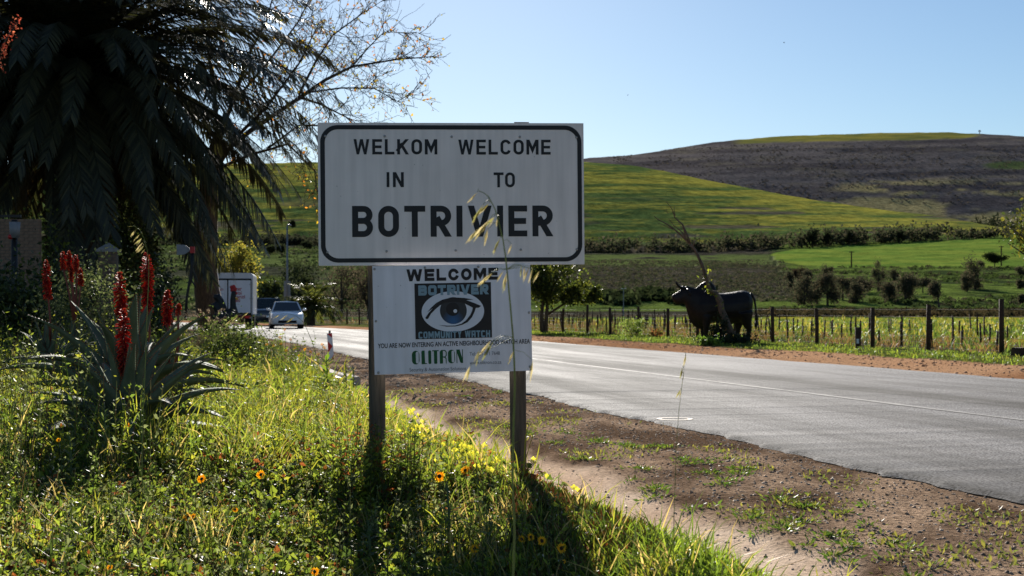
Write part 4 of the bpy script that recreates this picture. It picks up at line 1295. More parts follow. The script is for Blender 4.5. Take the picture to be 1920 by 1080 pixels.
# ------------------------------------------------------------------ dead tree leaning by the bull, with a shrub at its foot
YT = YB - 0.75
def c8(x, y): return P(1220 + x * 0.27778, 370 + y * 0.27778, YT)
dt = empty('dead_tree', tuple(P(1397, 640, YT)), 0, 'leaning dead branch tree in front of the bull statue', 'tree')
dt.location.z = G(dt.location.x, dt.location.y)
o0 = Vector(dt.location)
main = [c8(548, 930), c8(515, 850), c8(478, 760), c8(468, 700), c8(440, 650), c8(400, 630), c8(378, 555), c8(345, 450), c8(300, 355), c8(262, 310)]
px = F / YT
mb = MB(); mb.tube([p - o0 for p in main], [7.5 / px, 6.5 / px, 6 / px, 6.5 / px, 5 / px, 3.8 / px, 3.1 / px, 2.8 / px, 2.6 / px, 2.4 / px], 8)
mb.build('trunk', M['dead_wood'], dt, True)
for pl, r0 in (([(300, 355), (262, 310), (205, 255), (150, 215), (100, 180), (55, 150), (10, 135)], 2.0), ([(268, 318), (240, 245), (215, 185), (170, 130), (135, 85), (92, 36)], 1.8),
               ([(250, 300), (215, 240), (160, 190), (115, 150)], 1.3), ([(240, 285), (225, 215), (190, 170)], 1.0), ([(150, 215), (100, 195), (45, 170)], 0.8), ([(165, 125), (158, 90), (160, 62)], 0.6), ([(225, 215), (200, 215), (160, 195)], 0.7), ([(285, 340), (293, 300), (297, 285)], 1.3), ([(120, 110), (100, 95), (110, 80)], 0.4), ([(300, 300), (340, 262)], 0.35)):
    pts = [c8(*p) - o0 + Vector((0, random.uniform(-0.1, 0.1) * i, 0)) for i, p in enumerate(pl)]
    rr_ = [max(0.35, 1.3 * r0 * (1 - 0.8 * i / (len(pl) - 1))) / px for i in range(len(pl))]
    mb = MB(); mb.tube(pts, rr_, 6); mb.build('branch', M['dead_wood'], dt, True)
r_ = np.random.default_rng(5)
st = Stuff()
C = np.array([c8(random.uniform(375, 470), random.uniform(570, 800)) for _ in range(46)]) - np.array(o0)
C[:, 1] -= 0.1; C[:, 0] += (np.array([0.0] * 46))
# keep leaves hugging the trunk
for i in range(46):
    k = random.choice([3, 4, 5, 6]); p = (main[k] - o0).lerp(main[min(k + 1, 9)] - o0, random.random())
    C[i] = (p.x + random.gauss(0, 0.09), p.y - 0.12 + random.gauss(0, 0.06), p.z + random.gauss(0, 0.08))
D = rand_dirs(46, r_, -0.3)
st.leaves(C, D, side_of(D, r_), r_.uniform(0.07, 0.13, 46), r_.uniform(0.04, 0.07, 46), pick([(0.10, 0.13, 0.02), (0.18, 0.2, 0.03), (0.06, 0.09, 0.02)], 46, r_))
st.build('leaves', M['leaf'], dt)

def shrub(name, u, v, Y, w, h, n, size, cols, lab, cat='shrub', mat='leaf_dark', seed=1, stems=6, depth=None, clumps=14, zoff=0.0):
    X = (u - 960) / F * Y
    g = G(X, Y)
    t = empty(name, (X, Y, g), 0, lab, cat)
    mb = MB()
    for i in range(stems):
        a = 2 * math.pi * i / stems
        mb.tube([(0.04 * math.cos(a), 0.04 * math.sin(a), -0.05), (w * 0.3 * math.cos(a), w * 0.3 * math.sin(a), h * 0.6)], [0.012 + 0.01 * h, 0.005], 4)
    mb.build('stems', M['twig'], t)
    crown('foliage', t, (0, 0, h * 0.5 + zoff), (w / 2, (depth or w) / 2, h * 0.56), n, size, seed, cols, mat, clumps, 0.4, 0.4)
    return t
DK = [(0.022, 0.034, 0.014), (0.035, 0.052, 0.02), (0.05, 0.075, 0.026)]
shrub('low_shrub', 1372, 640, YT - 0.35, 1.5, 0.27, 2200, 0.075, [(0.016, 0.026, 0.013), (0.028, 0.04, 0.018)], 'dark spreading shrub at the feet of the bull statue', seed=11, depth=0.9)
shrub('low_shrub', 1348, 640, YT - 0.4, 0.55, 0.85, 900, 0.07, [(0.016, 0.026, 0.013), (0.028, 0.04, 0.018)], 'upright dark shrub against the leaning dead tree', seed=12)
shrub('weed_tuft', 1325, 648, 36.4, 0.8, 0.24, 420, 0.09, [(0.06, 0.11, 0.02), (0.10, 0.16, 0.03)], 'bright green leafy weed at the road edge before the bull', 'plant', 'leaf', 13)
shrub('low_shrub', 1188, 630, 49.5, 1.1, 0.6, 1000, 0.07, [(0.08, 0.12, 0.03), (0.13, 0.17, 0.05)], 'pale green rounded shrub along the fence left of the bull', mat='leaf', seed=14)
shrub('low_shrub', 1228, 634, 48.0, 0.55, 0.3, 350, 0.07, [(0.16, 0.06, 0.03), (0.10, 0.10, 0.03)], 'small rusty orange shrub beside the pale green one', mat='leaf', seed=15)

# ------------------------------------------------------------------ small tree by the fence, leafy tree at the right edge
def leafy_tree(name, u, Y, vt, vb, uw0, uw1, lab, n, size, cols, seed, trunks=2, clear=0.3, mat='leaf'):
    X = (u - 960) / F * Y; g = G(X, Y); px = F / Y
    t = empty(name, (X, Y, g), 0, lab, 'tree')
    h = (CZ - (vt - HV) / px) - g
    xc = ((uw0 + uw1) / 2 - u) / px; rw = (uw1 - uw0) / 2 / px
    mb = MB()
    for k in range(trunks):
        sgn = (k - (trunks - 1) / 2)
        mb.tube([(0.1 * sgn, 0.05 * sgn, -0.2), (0.22 * sgn, 0, h * 0.2), (0.16 * sgn + xc * 0.3, 0, h * 0.42), (xc * 0.7 + sgn * rw * 0.5, 0, h * 0.7)], [0.09, 0.075, 0.06, 0.025], 8)
    mb.build('trunk', M['bark'], t, True)
    for k in range(7):
        a = k * 2.4
        mb = MB(); mb.tube([(xc * 0.3, 0, h * 0.4), (xc + rw * 0.45 * math.cos(a), rw * 0.45 * math.sin(a), h * (0.58 + 0.03 * k)), (xc + rw * 0.8 * math.cos(a), rw * 0.8 * math.sin(a), h * (0.66 + 0.03 * k))], [0.045, 0.025, 0.01], 6)
        mb.build('limb', M['bark'], t, True)
    crown('crown', t, (xc, 0, h * (clear + (1 - clear) / 2)), (rw, rw * 0.9, h * (1 - clear) / 2 * 1.05), n, size, seed, cols, mat, 20, 0.34, 0.5, 0.6)
    return t
TG = [(0.035, 0.050, 0.012), (0.060, 0.075, 0.016), (0.095, 0.105, 0.02), (0.02, 0.03, 0.01)]
leafy_tree('young_tree', 1020, 58.0, 470, 625, 966, 1092, 'small leafy tree with two trunks beside the right edge of the notice board', 5200, 0.13, TG, 31)
yt = bpy.data.objects['young_tree']; oy = Vector(yt.location)
crown('crown', yt, P(1098, 548, 57.8) - oy, (0.75, 0.6, 0.62), 1500, 0.13, 32, TG, 'leaf', 10)
MB().tube([P(1026, 590, 58) - oy, P(1060, 568, 58) - oy, P(1098, 550, 57.8) - oy], [0.06, 0.04, 0.015], 6).build('limb', M['bark'], yt, True)
crown('crown', yt, P(1070, 556, 57.9) - oy, (0.7, 0.6, 0.5), 900, 0.13, 34, TG, 'leaf', 9)
leafy_tree('glossy_tree', 1965, 33.0, 362, 660, 1868, 2062, 'glossy-leaved tree reaching in at the right edge of the picture', 5200, 0.085, [(0.03, 0.042, 0.012), (0.055, 0.06, 0.014), (0.085, 0.08, 0.016)], 33, 1, 0.52)

# ------------------------------------------------------------------ vehicles (x forward is -y: they are built facing the viewer)
def wheel(parent, x, y, r, w, side):
    mb = MB(); mb.tube([(x - w / 2, y, r), (x + w / 2, y, r)], r, 18)
    wh = mb.build('wheel', M['rubber'], parent, False)
    mb = MB(); mb.tube([(x + side * (w / 2 - 0.02), y, r), (x + side * (w / 2 + 0.012), y, r)], r * 0.62, 14)
    mb.build('rim', M['chrome'], wh, False)
def car(name, loc, rz, lab, paint, suv=False):
    t = empty(name, loc, rz, lab, 'car', 'cars on the road')
    if suv: W, H, Lh, zs, hood, belt = 0.93, 1.74, 4.5, 0.30, 1.06, 1.12
    else: W, H, Lh, zs, hood, belt = 0.86, 1.45, 4.3, 0.22, 0.84, 0.92
    def ring(y, z0, z1, w, top):
        return [(-w, y, z0), (-w * 1.02, y, (z0 + z1) / 2), (-w * 0.98, y, z1 - 0.06), (-w * 0.90, y, z1), (0, y, z1 + top), (w * 0.90, y, z1), (w * 0.98, y, z1 - 0.06), (w * 1.02, y, (z0 + z1) / 2), (w, y, z0)]
    mb = MB()
    y0 = -Lh / 2
    mb.loft([ring(y0, zs + 0.08, hood - 0.26, W * 0.80, 0.01), ring(y0 + 0.06, zs, hood - 0.16, W * 0.88, 0.02), ring(y0 + 0.25, zs, hood - 0.08, W * 0.96, 0.03), ring(y0 + 0.7, zs, hood, W, 0.04), ring(y0 + 1.15, zs, belt, W, 0.04), ring(y0 + 3.3, zs, belt + 0.02, W, 0.03), ring(y0 + 4.0, zs, belt - 0.02, W * 0.97, 0.03), ring(y0 + Lh, zs + 0.06, belt - 0.2, W * 0.88, 0.02)])
    mb.build('body', paint, t, True)
    # cabin
    yb0, yt0, yt1, yb1 = (y0 + 0.95, y0 + 1.75, y0 + 2.9, y0 + 3.7) if not suv else (y0 + 1.05, y0 + 1.6, y0 + 3.9, y0 + 4.3)
    wt = W * (0.70 if not suv else 0.80)
    cab = [(-W * 0.93, yb0, belt - 0.02), (W * 0.93, yb0, belt - 0.02), (W * 0.93, yb1, belt - 0.02), (-W * 0.93, yb1, belt - 0.02),
           (-wt, yt0, H - 0.05), (wt, yt0, H - 0.05), (wt, yt1, H - 0.04), (-wt, yt1, H - 0.04), (0, yt0 + 0.12, H), (0, yt1 - 0.1, H)]
    MB().add(cab, [(0, 1, 5, 4), (1, 2, 6, 5), (2, 3, 7, 6), (3, 0, 4, 7), (4, 5, 8), (5, 6, 9, 8), (6, 7, 9), (7, 4, 8, 9)]).build('cabin', paint, t)
    def inset(a, b, c, d, k, off):
        a, b, c, d = (Vector(p) for p in (a, b, c, d))
        m_ = (a + b + c + d) / 4
        n_ = (b - a).cross(d - a).normalized() * off
        return [m_ + (p - m_) * k + n_ for p in (a, b, c, d)]
    MB().add(inset(cab[0], cab[1], cab[5], cab[4], 0.90, 0.012), [(0, 1, 2, 3)]).build('windscreen', M['glass'], t)
    MB().add(inset(cab[1], cab[2], cab[6], cab[5], 0.84, 0.012), [(0, 1, 2, 3)]).build('side_window', M['glass'], t)
    MB().add(inset(cab[3], cab[0], cab[4], cab[7], 0.84, 0.012), [(0, 1, 2, 3)]).build('side_window', M['glass'], t)
    MB().add(inset(cab[2], cab[3], cab[7], cab[6], 0.86, 0.012), [(0, 1, 2, 3)]).build('rear_window', M['glass'], t)
    for sx in (-1, 1):
        mb = MB(); mb.ball((sx * W * 0.68, y0 + 0.13, hood - 0.24), (0.19, 0.10, 0.085), 10, 6)
        mb.build('headlight', M['chrome'], t, True)
        mb = MB(); mb.ball((sx * (W + 0.09), y0 + 1.35, belt + 0.09), (0.11, 0.06, 0.075), 8, 6); mb.tube([(sx * W * 0.92, y0 + 1.37, belt + 0.04), (sx * (W + 0.05), y0 + 1.35, belt + 0.08)], 0.02, 5)
        mb.build('mirror', paint, t, True)
        MB().box((sx * W * 0.66, y0 + 0.05, zs + 0.17), (0.2, 0.06, 0.09)).build('fog_light', M['glass'], t)
        for yw in (y0 + 0.82, y0 + 3.45):
            wheel(t, sx * (W - 0.10), yw, 0.31 if not suv else 0.37, 0.21, sx)
    MB().box((0, y0 + 0.035, hood - 0.30), (0.62, 0.06, 0.10)).build('grille', M['rubber'], t)
    MB().box((0, y0 + 0.025, zs + 0.14), (0.95, 0.06, 0.13)).build('air_intake', M['rubber'], t)
    MB().box((0, y0 - 0.015, zs + 0.27), (0.46, 0.02, 0.11)).build('number_plate', M['white'], t)
    MB().box((0, y0 + 0.04, hood - 0.285), (0.16, 0.08, 0.055)).build('badge', M['chrome'], t)
    if suv:
        for sx in (-1, 1): MB().tube([(sx * 0.62, y0 + 1.8, H + 0.03), (sx * 0.62, y0 + 3.8, H + 0.03)], 0.025, 6).build('roof_rail', M['chrome'], t)
    return t
road_h = math.atan2(0.2498, 0.9683)
c_ = P(524, 616, 74); car('sedan_car', (c_.x, 74 + 2.15, 0.0), R(11.0), 'white sedan car driving towards the viewer on the far lane', M['car_white'])
c_ = P(490, 610, 88); car('suv_car', (c_.x, 88 + 2.2, 0.0), R(14), 'dark sport utility car half hidden behind the white sedan', M['car_dark'], True)

# truck with rear doors
YR = 71.0
pxm = F / YR
cR = P(428, 617, YR)
tr = empty('box_truck', (cR.x, YR, 0), R(8), 'white box truck with red lettering on its rear doors', 'truck')
def tx(u): return (u - 436) / pxm
def tz(v): return CZ - (v - HV) / pxm
hw = 1.22
ztop, zbot = tz(511.5), 0.75
def rprof(y, inset=0.0):
    r = 0.16; z1 = ztop - inset; w = hw - inset; z0 = zbot + inset
    pts = [(w, y, z0)] + [(w - r + r * math.cos(R(a)), y, z1 - r + r * math.sin(R(a))) for a in range(0, 91, 15)] + [(-w + r + r * math.cos(R(a)), y, z1 - r + r * math.sin(R(a))) for a in range(90, 181, 15)] + [(-w, y, z0)]
    return pts
MB().loft([rprof(0.0), rprof(4.8)]).build('cargo_box', M['truck_grey'], tr)
MB().box((0, -0.01, (zbot + tz(524)) / 2 + 0.02), (2 * hw - 0.16, 0.02, tz(524) - zbot + 0.06)).build('door_frame', M['rubber'], tr)
dzt, dzb = tz(525.5), zbot + 0.08
for a, b_ in ((-hw + 0.11, tx(434.0)), (tx(436.5), hw - 0.12)):
    d = MB().box(((a + b_) / 2, -0.04, (dzt + dzb) / 2), (b_ - a, 0.04, dzt - dzb)).build('rear_door', M['truck_white'], tr)
    mb = MB(); mb.tube([((b_ - 0.1) if a < 0 else (a + 0.1), -0.08, dzb + 0.05), ((b_ - 0.1) if a < 0 else (a + 0.1), -0.08, dzt - 0.05)], 0.018, 6)
    mb.box(((b_ - 0.14) if a < 0 else (a + 0.2), -0.09, tz(574.5)), (0.22, 0.03, 0.05)); mb.build('lock_bar', M['truck_grey'], d)
    for vz in (533, 560, 596):
        MB().box((hw - 0.10 if a > 0 else -hw + 0.10, -0.075, tz(vz)), (0.14, 0.03, 0.05)).build('hinge', M['bolt'], d)
for txt, u0, u1, v in (('water', 441, 461, 545), ('metsi', 443, 461, 552.3), ('amanzi', 440, 467, 559.3), ('mati', 443, 458, 566)):
    typed(txt, tx(u0), tx(u1), tz(v), M['print_red'], tr, 6.0 / pxm, -0.066, 0.02)
typed('never run', tx(400), tx(427), tz(545), M['print_red'], tr, 4.0 / pxm, -0.066, 0.01)
typed('out of...', tx(405), tx(427), tz(551), M['print_text'], tr, 4.0 / pxm, -0.066)
typed('MAN', tx(447), tx(464), tz(598), M['print_red'], tr, 6.0 / pxm, -0.066, 0.02)
MB().box((0, 0.12, 0.62), (2.2, 0.12, 0.16)).build('bumper', M['rubber'], tr)
for sx in (-1, 1):
    MB().box((sx * 0.95, 0.03, 0.62), (0.3, 0.05, 0.12)).build('tail_light', M['red'], tr)
    for yw in (1.2, 4.9):
        wheel(tr, sx * 0.95, yw, 0.48, 0.32, sx)
mb = MB(); mb.box((0, 5.9, 1.5), (2.1, 1.9, 1.9)); mb.box((0, 3, 0.62), (0.9, 6.0, 0.2)); mb.build('cab', M['truck_white'], tr)

# striped hazard marker
YH = 28.8
c_ = P(621.5, 670, YH)
hz = empty('hazard_marker', (c_.x, YH, G(c_.x, YH)), R(-6), 'leaning red and white striped hazard marker plate on the road shoulder', 'road marker')
hz.rotation_euler = (R(2), R(-4), R(-6))
hp = F / YH
zt_ = 52 / hp
MB().box((0, 0, zt_ / 2 - 0.03), (0.105, 0.012, zt_)).build('plate', M['white'], hz)
w2 = 0.0525
for pts in ([(-w2, 0.97), (w2, 0.97), (w2, 0.80), (-w2 * 0.6, 0.93)], [(-w2, 0.70), (w2 * 0.9, 0.50), (-w2, 0.28)], [(w2, 0.20), (w2, -0.02), (-w2 * 0.4, -0.02)]):
    flat('red_stripe', [[(x, z * zt_ - 0.02) for x, z in pts]], M['red'], hz, -0.0075)
MB().tube([(0, 0.03, -0.3), (0, 0.03, zt_ + 0.02)], 0.022, 8).build('post', M['brown_post'], hz, True)

# lamp post with banner board, by the cars
YL = 96.0
c_ = P(538.5, 600, YL)
lp = empty('street_lamp', (c_.x, YL, G(c_.x, YL)), 0, 'tall slim grey street lamp behind the white sedan', 'street lamp')
zt_ = P(538, 424, YL).z - lp.location.z
MB().tube([(0, 0, -0.3), (0, 0, zt_ * 0.5), (0, 0, zt_)], [0.09, 0.075, 0.05], 8).build('pole', M['lamp_grey'], lp, True)
mb = MB(); mb.tube([(0, 0, zt_), (0, 0.3, zt_ + 0.12), (0, 0.9, zt_ + 0.15)], [0.045, 0.04, 0.03], 6); mb.build('arm', M['lamp_grey'], lp, True)
MB().box((0, 1.1, zt_ + 0.15), (0.16, 0.5, 0.09), 0, 0.7).build('lamp_head', M['lamp_grey'], lp)
zb1, zb2 = P(0, 562, YL).z - lp.location.z, P(0, 527, YL).z - lp.location.z
for sx in (-1, 1): MB().box((sx * 0.14, -0.02, (zb1 + zb2) / 2), (0.17, 0.03, zb2 - zb1)).build('banner_board', M['sheet_metal'] if sx < 0 else M['lamp_grey'], lp)

# ------------------------------------------------------------------ date palm
def frond_mesh(e0, droop, L_, seed, cols, nl=80, ll=0.62, hang=0.3):
    r = np.random.default_rng(seed)
    n = 26
    pts = [np.array([0.0, 0, 0])]
    for i in range(n):
        t = (i + 0.5) / n
        a = R(e0 - droop * t ** 1.25)
        pts.append(pts[-1] + np.array([math.cos(a), 0, math.sin(a)]) * L_ / n)
    pts = np.array(pts)
    st = Stuff()
    A, B = pts[:-1], pts[1:]
    w = np.linspace(0.05, 0.008, n + 1)
    st.sticks(A, B, w[:-1], w[1:], np.tile(np.array(cols[0]) * 1.3, (n, 1)))
    for sgn in (-1, 1):
        t = np.sort(r.uniform(0.06, 1.0, nl))
        f = t * n; k = np.minimum(f.astype(int), n - 1); fr = (f - k)[:, None]
        C = pts[k] * (1 - fr) + pts[k + 1] * fr
        T = unit(pts[k + 1] - pts[k])
        Sd = np.tile([[0.0, sgn, 0.0]], (nl, 1))
        Up = np.cross(T, np.tile([[0, 1.0, 0]], (nl, 1))) * -1
        fwd = 0.85 + 0.75 * t[:, None]
        D = unit(T * fwd + Sd * 1.0 + Up * r.uniform(0.05, 0.45, (nl, 1)) + np.array([0, 0, -1.0]) * hang * r.uniform(0.4, 1.2, (nl, 1)))
        Ln = ll * (np.sin(np.pi * np.clip(0.12 + 0.80 * t, 0, 1)) ** 0.7) * r.uniform(0.8, 1.1, nl) + 0.10
        st.blades(C, D, unit(np.cross(D, Up + 1e-3)), Ln, np.full(nl, 0.046), pick(cols, nl, r, 0.3), np.array([0, 0, -1.0]) * (Ln * 0.16)[:, None])
    return np_mesh('frond', np.concatenate(st.V), [np.concatenate(st.T)], np.concatenate(st.C))

PG = [(0.024, 0.027, 0.015), (0.036, 0.040, 0.020), (0.056, 0.055, 0.027)]
YP = 42.0
pc = P(146, 118, YP)
palm = empty('date_palm', (P(138, 500, YP).x, YP, G(P(138, 500, YP).x, YP)), 0, 'huge dark date palm with a thick trunk and drooping fronds at upper left', 'palm tree')
hz_ = pc.z - palm.location.z
mb = MB()
zz = np.linspace(-0.4, hz_ - 0.1, 22)
mb.tube([(0.02 * math.sin(z), 0, z) for z in zz], [0.72 + 0.05 * math.sin(z * 9) + (0.10 if z > hz_ - 1.6 else 0) + 0.08 * math.exp(-(z + 0.4) * 2) for z in zz], 20)
mb.build('trunk', M['palm_bark'], palm, True)
mb = MB()
for i in range(230):
    a = i * 2.39996; z = 0.1 + (hz_ - 0.3) * i / 230
    rr = 0.76 + 0.07 * (z > hz_ - 1.6)
    c, s_ = math.cos(a), math.sin(a)
    p0 = Vector((c * (rr - 0.08), s_ * (rr - 0.08), z)); p1 = Vector((c * (rr + 0.10), s_ * (rr + 0.10), z + 0.20))
    mb.tube([p0, (p0 + p1) / 2 + Vector((c * 0.05, s_ * 0.05, 0)), p1], [0.13, 0.11, 0.05], 5)
o = mb.build('leaf_bases', M['palm_bark'], palm)
variants = []
for k, (e0, dr) in enumerate(((82, 58), (66, 68), (50, 72), (34, 68), (18, 60), (4, 52), (-10, 46), (-24, 40), (-42, 28))):
    variants.append([frond_mesh(e0 + 3 * j, dr + 6 * j, 8.1 - 0.10 * max(0, k - 3), 400 + k * 3 + j, PG, 130, 0.70, 0.10 + 0.04 * k) for j in range(2)])
nf_ = 285
for i in range(nf_):
    a = i * 2.39996 + random.uniform(-0.12, 0.12)
    k = min(8, int(9 * (i / nf_) ** 0.92))
    o = link_mesh('frond', variants[k][i % 2], M['palm_leaf'], palm, (0.25 * math.cos(a), 0.25 * math.sin(a), hz_ - 0.02 * k * 2), (random.uniform(-.25, .25), 0, a))
    sc_ = random.uniform(0.86, 1.06); o.scale = (sc_, sc_, sc_)
dead = [frond_mesh(-58, 26, 5.0, 450 + j, [(0.055, 0.035, 0.020), (0.075, 0.048, 0.026), (0.035, 0.025, 0.016)], 70, 0.5, 0.9) for j in range(3)]
for i in range(18):
    a = i * 2.39996 * 1.7
    o = link_mesh('dead_frond', dead[i % 3], M['palm_leaf'], palm, (0.45 * math.cos(a), 0.45 * math.sin(a), hz_ - 0.5), (random.uniform(-.4, .4), random.uniform(-.1, .2), a))
    sc_ = random.uniform(0.7, 1.0); o.scale = (sc_, sc_, sc_)

# ------------------------------------------------------------------ bare tree with last yellow leaves
YD = 48.0
bt = empty('bare_tree', (P(392, 600, YD).x, YD, G(P(392, 600, YD).x, YD)), 0, 'nearly bare tree with a few yellow leaves and a brown trunk beside the truck', 'tree')
ob_ = Vector(bt.location); pxd = F / YD
def bpx(u, v, dy=0.0): return P(u, v, YD + dy) - ob_
tr_pts = [bpx(404, 640), bpx(396, 590), bpx(388, 545), bpx(384, 490), bpx(386, 440), bpx(389, 395), bpx(396, 330), bpx(410, 262)]
MB().tube(tr_pts, [x / pxd for x in (31, 27, 23.5, 21.5, 21.5, 20, 17, 14)], 14).build('trunk', M['bark'], bt, True)
MB().ball(bpx(389, 556, -0.26), (0.12, 0.05, 0.22), 10, 8).build('knot', M['palm_bark'], bt, True)
tw = MB(); LV = []
rb = random.Random(21)
def grow(p, d, ln, r, depth):
    """a twig that wanders, with side twigs"""
    pts, rad = [p], [r]
    n = 4
    for i in range(n):
        d = (d + Vector((rb.gauss(0, 0.16), rb.gauss(0, 0.16), rb.gauss(0.02, 0.16)))).normalized()
        p = p + d * ln / n
        pts.append(p); rad.append(max(0.0065, r * (1 - 0.7 * (i + 1) / n)))
        if depth > 0 and rb.random() < 0.85:
            sd = (d + Vector((rb.gauss(0, 0.7), rb.gauss(0, 0.6), rb.gauss(0.1, 0.7)))).normalized()
            grow(p, sd, ln * rb.uniform(0.35, 0.7), max(0.0065, r * 0.6), depth - 1)
        if depth <= 1 and rb.random() < 0.2: LV.append(p)
    tw.tube(pts, rad, 4 if r < 0.02 else 5, False)
LIMBS = [
 ([(402, 300, 0), (470, 245, 0), (560, 185, .3), (610, 150, .4), (660, 125, .5), (740, 112, .6), (812, 106, .6)], 9),
 ([(560, 178, .3), (595, 110, .3), (625, 65, .4), (680, 25, .4), (722, -2, .4)], 4.5),
 ([(565, 175, .3), (640, 165, -.2), (700, 165, -.3), (745, 190, -.4), (782, 168, -.4)], 3.2),
 ([(560, 182, .3), (600, 195, -.4), (650, 220, -.6), (690, 260, -.7)], 4.5),
 ([(400, 290, 0), (440, 180, .6), (465, 105, .8), (500, 40, 1.), (520, -40, 1.)], 8),
 ([(440, 190, .6), (500, 120, .3), (560, 40, .3), (600, -40, .3)], 5),
 ([(408, 265, 0), (400, 150, 1.5), (380, 40, 2.), (390, -80, 2.2)], 9),
 ([(400, 300, 0), (330, 200, 1.5), (260, 90, 2.5), (200, -40, 3)], 8),
 ([(398, 320, 0), (470, 290, -1.), (540, 270, -1.5), (590, 320, -1.6), (598, 390, -1.6)], 5.5),
 ([(500, 280, -1.2), (560, 235, -1.0), (610, 235, -1.), (640, 290, -1.)], 3.5),
 ([(660, 125, .5), (690, 90, .4), (720, 60, .3), (792, 62, .3)], 2.8),
 ([(398, 330, 0), (440, 260, -2.2), (500, 200, -4.), (560, 120, -5.), (600, 40, -5.5)], 7),
]
for pl, r0 in LIMBS:
    pts = [bpx(u, v, dy) for u, v, dy in pl]
    n = len(pts)
    rad = [max(0.006, 0.62 * r0 / pxd * (1 - 0.85 * i / (n - 1))) for i in range(n)]
    MB().tube(pts, rad, 7).build('limb', M['twig'], bt, True)
    for i in range(n - 1):
        seg = pts[i + 1] - pts[i]
        m_ = max(2, int(seg.length / 0.115)) if i > 0 else 2
        for k in range(m_):
            p = pts[i] + seg * (k + rb.random()) / m_
            d = (seg.normalized() * 0.7 + Vector((rb.gauss(0, 0.7), rb.gauss(0, 0.6), rb.gauss(0.05, 0.8)))).normalized()
            grow(p, d, rb.uniform(0.5, 1.5) * (0.6 if i == n - 2 else 1.0), 0.016, 2 if rb.random() < 0.45 else 1)
        if i == n - 2: grow(pts[-1], seg.normalized(), 0.3, 0.008, 0)
o = tw.build('twigs', M['twig'], bt); o['kind'] = 'stuff'
rl = np.random.default_rng(22)
rl.shuffle(LV)
LV = np.array([tuple(p) for p in LV[:1900]])
st = Stuff(); D = rand_dirs(len(LV), rl, -0.6)
st.leaves(LV, D, side_of(D, rl), rl.uniform(0.07, 0.15, len(LV)), rl.uniform(0.045, 0.10, len(LV)), pick([(0.30, 0.20, 0.02), (0.34, 0.13, 0.02), (0.22, 0.20, 0.03), (0.10, 0.06, 0.02)], len(LV), rl), 0.2)
o = st.build('leaves', M['leaf'], bt); o['kind'] = 'stuff'

# ------------------------------------------------------------------ garden behind the aloes
def g_at(u, Y): X = (u - 960) / F * Y; return X, Y, G(X, Y)
brick_me = None
def brick_wall(name, u0, Y, w, h, d, lab, rz=0.0, cat='wall'):
    x, y, z = g_at(u0, Y)
    t = empty(name, (x, y, z), rz, lab, cat)
    MB().box((w / 2, 0, h / 2), (w - 0.02, d - 0.03, h - 0.01)).build('core', M['mortar'], t)
    bl, bh = 0.222, 0.073
    mbk = MB(); mbk.box((0, 0, 0), (bl - 0.012, d, bh - 0.012)); me = mbk.mesh('brick')
    mbh = MB(); mbh.box((0, 0, 0), (bl / 2 - 0.012, d, bh - 0.012)); meh = mbh.mesh('brick')
    for j in range(int(h / bh)):
        off = 0 if j % 2 == 0 else -bl / 2
        i = 0
        while off + i * bl < w - 0.02:
            a, b_ = max(0, off + i * bl), min(w, off + (i + 1) * bl)
            if b_ - a > 0.15: link_mesh('brick', me, M['brick'], t, ((a + b_) / 2, random.uniform(-.003, .003), (j + 0.5) * bh))
            elif b_ - a > 0.06: link_mesh('brick', meh, M['brick'], t, ((a + b_) / 2, random.uniform(-.003, .003), (j + 0.5) * bh))
            i += 1
    return t
brick_wall('brick_wall', -50, 33.0, 1.55, 2.92, 0.24, 'brown face-brick garden wall at the left edge behind the aloes')
pw = brick_wall('brick_pillar', 186, 36.0, 0.46, 2.34, 0.46, 'square brick gate pillar with a pointed concrete cap', 0.15, 'pillar')
MB().box((0.23, 0, 2.37), (0.56, 0.56, 0.07)).build('cap_slab', M['cap'], pw)
MB().box((0.23, 0, 2.485), (0.50, 0.50, 0.16), 0, 0.12).build('cap_point', M['cap'], pw)
x, y, z = g_at(27, 27.0)
t = empty('garden_lantern', (x, y, z), 0, 'dark iron lantern post with a red glass at the left edge', 'lantern')
MB().tube([(0, 0, -0.2), (0, 0, 2.55)], [0.07, 0.06], 8).build('post', M['rooster'], t, True)
MB().box((-0.25, 0, 2.62), (0.75, 0.06, 0.05)).build('arm', M['rooster'], t)
MB().tube([(0.05, -0.12, 2.2), (0.05, -0.12, 2.5)], [0.09, 0.11], 8).build('lantern_body', M['sheet_metal'], t, True)
MB().ball((-0.02, -0.16, 2.22), 0.05, 8, 6).build('red_glass', M['comb'], t, True)

# vane on a stick, iron rooster
YV = 29.0
x, y, z = g_at(352, YV); o0v = Vector((x, y, z))
t = empty('wind_vane', (x, y, z), 0, 'grey wind vane plate with a red hub on a dark stick left of the trunk', 'wind vane')
def vp(u, v): return P(u, v, YV) - o0v
a = [vp(331, 458), vp(346, 459), vp(356, 466), vp(357, 470), vp(346, 477), vp(331.5, 478)]
mb = MB(); mb.add([p + Vector((0, -0.006, 0)) for p in a] + [p + Vector((0, 0.006, 0)) for p in a], [tuple(range(5, -1, -1)), tuple(range(6, 12))] + [(i, (i + 1) % 6, 6 + (i + 1) % 6, 6 + i) for i in range(6)])
mb.build('vane', M['sheet_metal'], t)
h_ = vp(361, 468.5); MB().box(tuple(h_), (0.085, 0.09, 0.13)).build('hub', M['comb'], t)
mb = MB(); mb.tube([vp(361, 474), vp(360, 500), vp(356, 525), vp(350, 560), vp(348, 600)], 0.03, 6); mb.tube([vp(357, 523), vp(368, 540)], 0.015, 5)
mb.build('stick', M['rooster'], t, True)
YO = 30.0
x, y, z = g_at(425, YO); o0r = Vector((x, y, z))
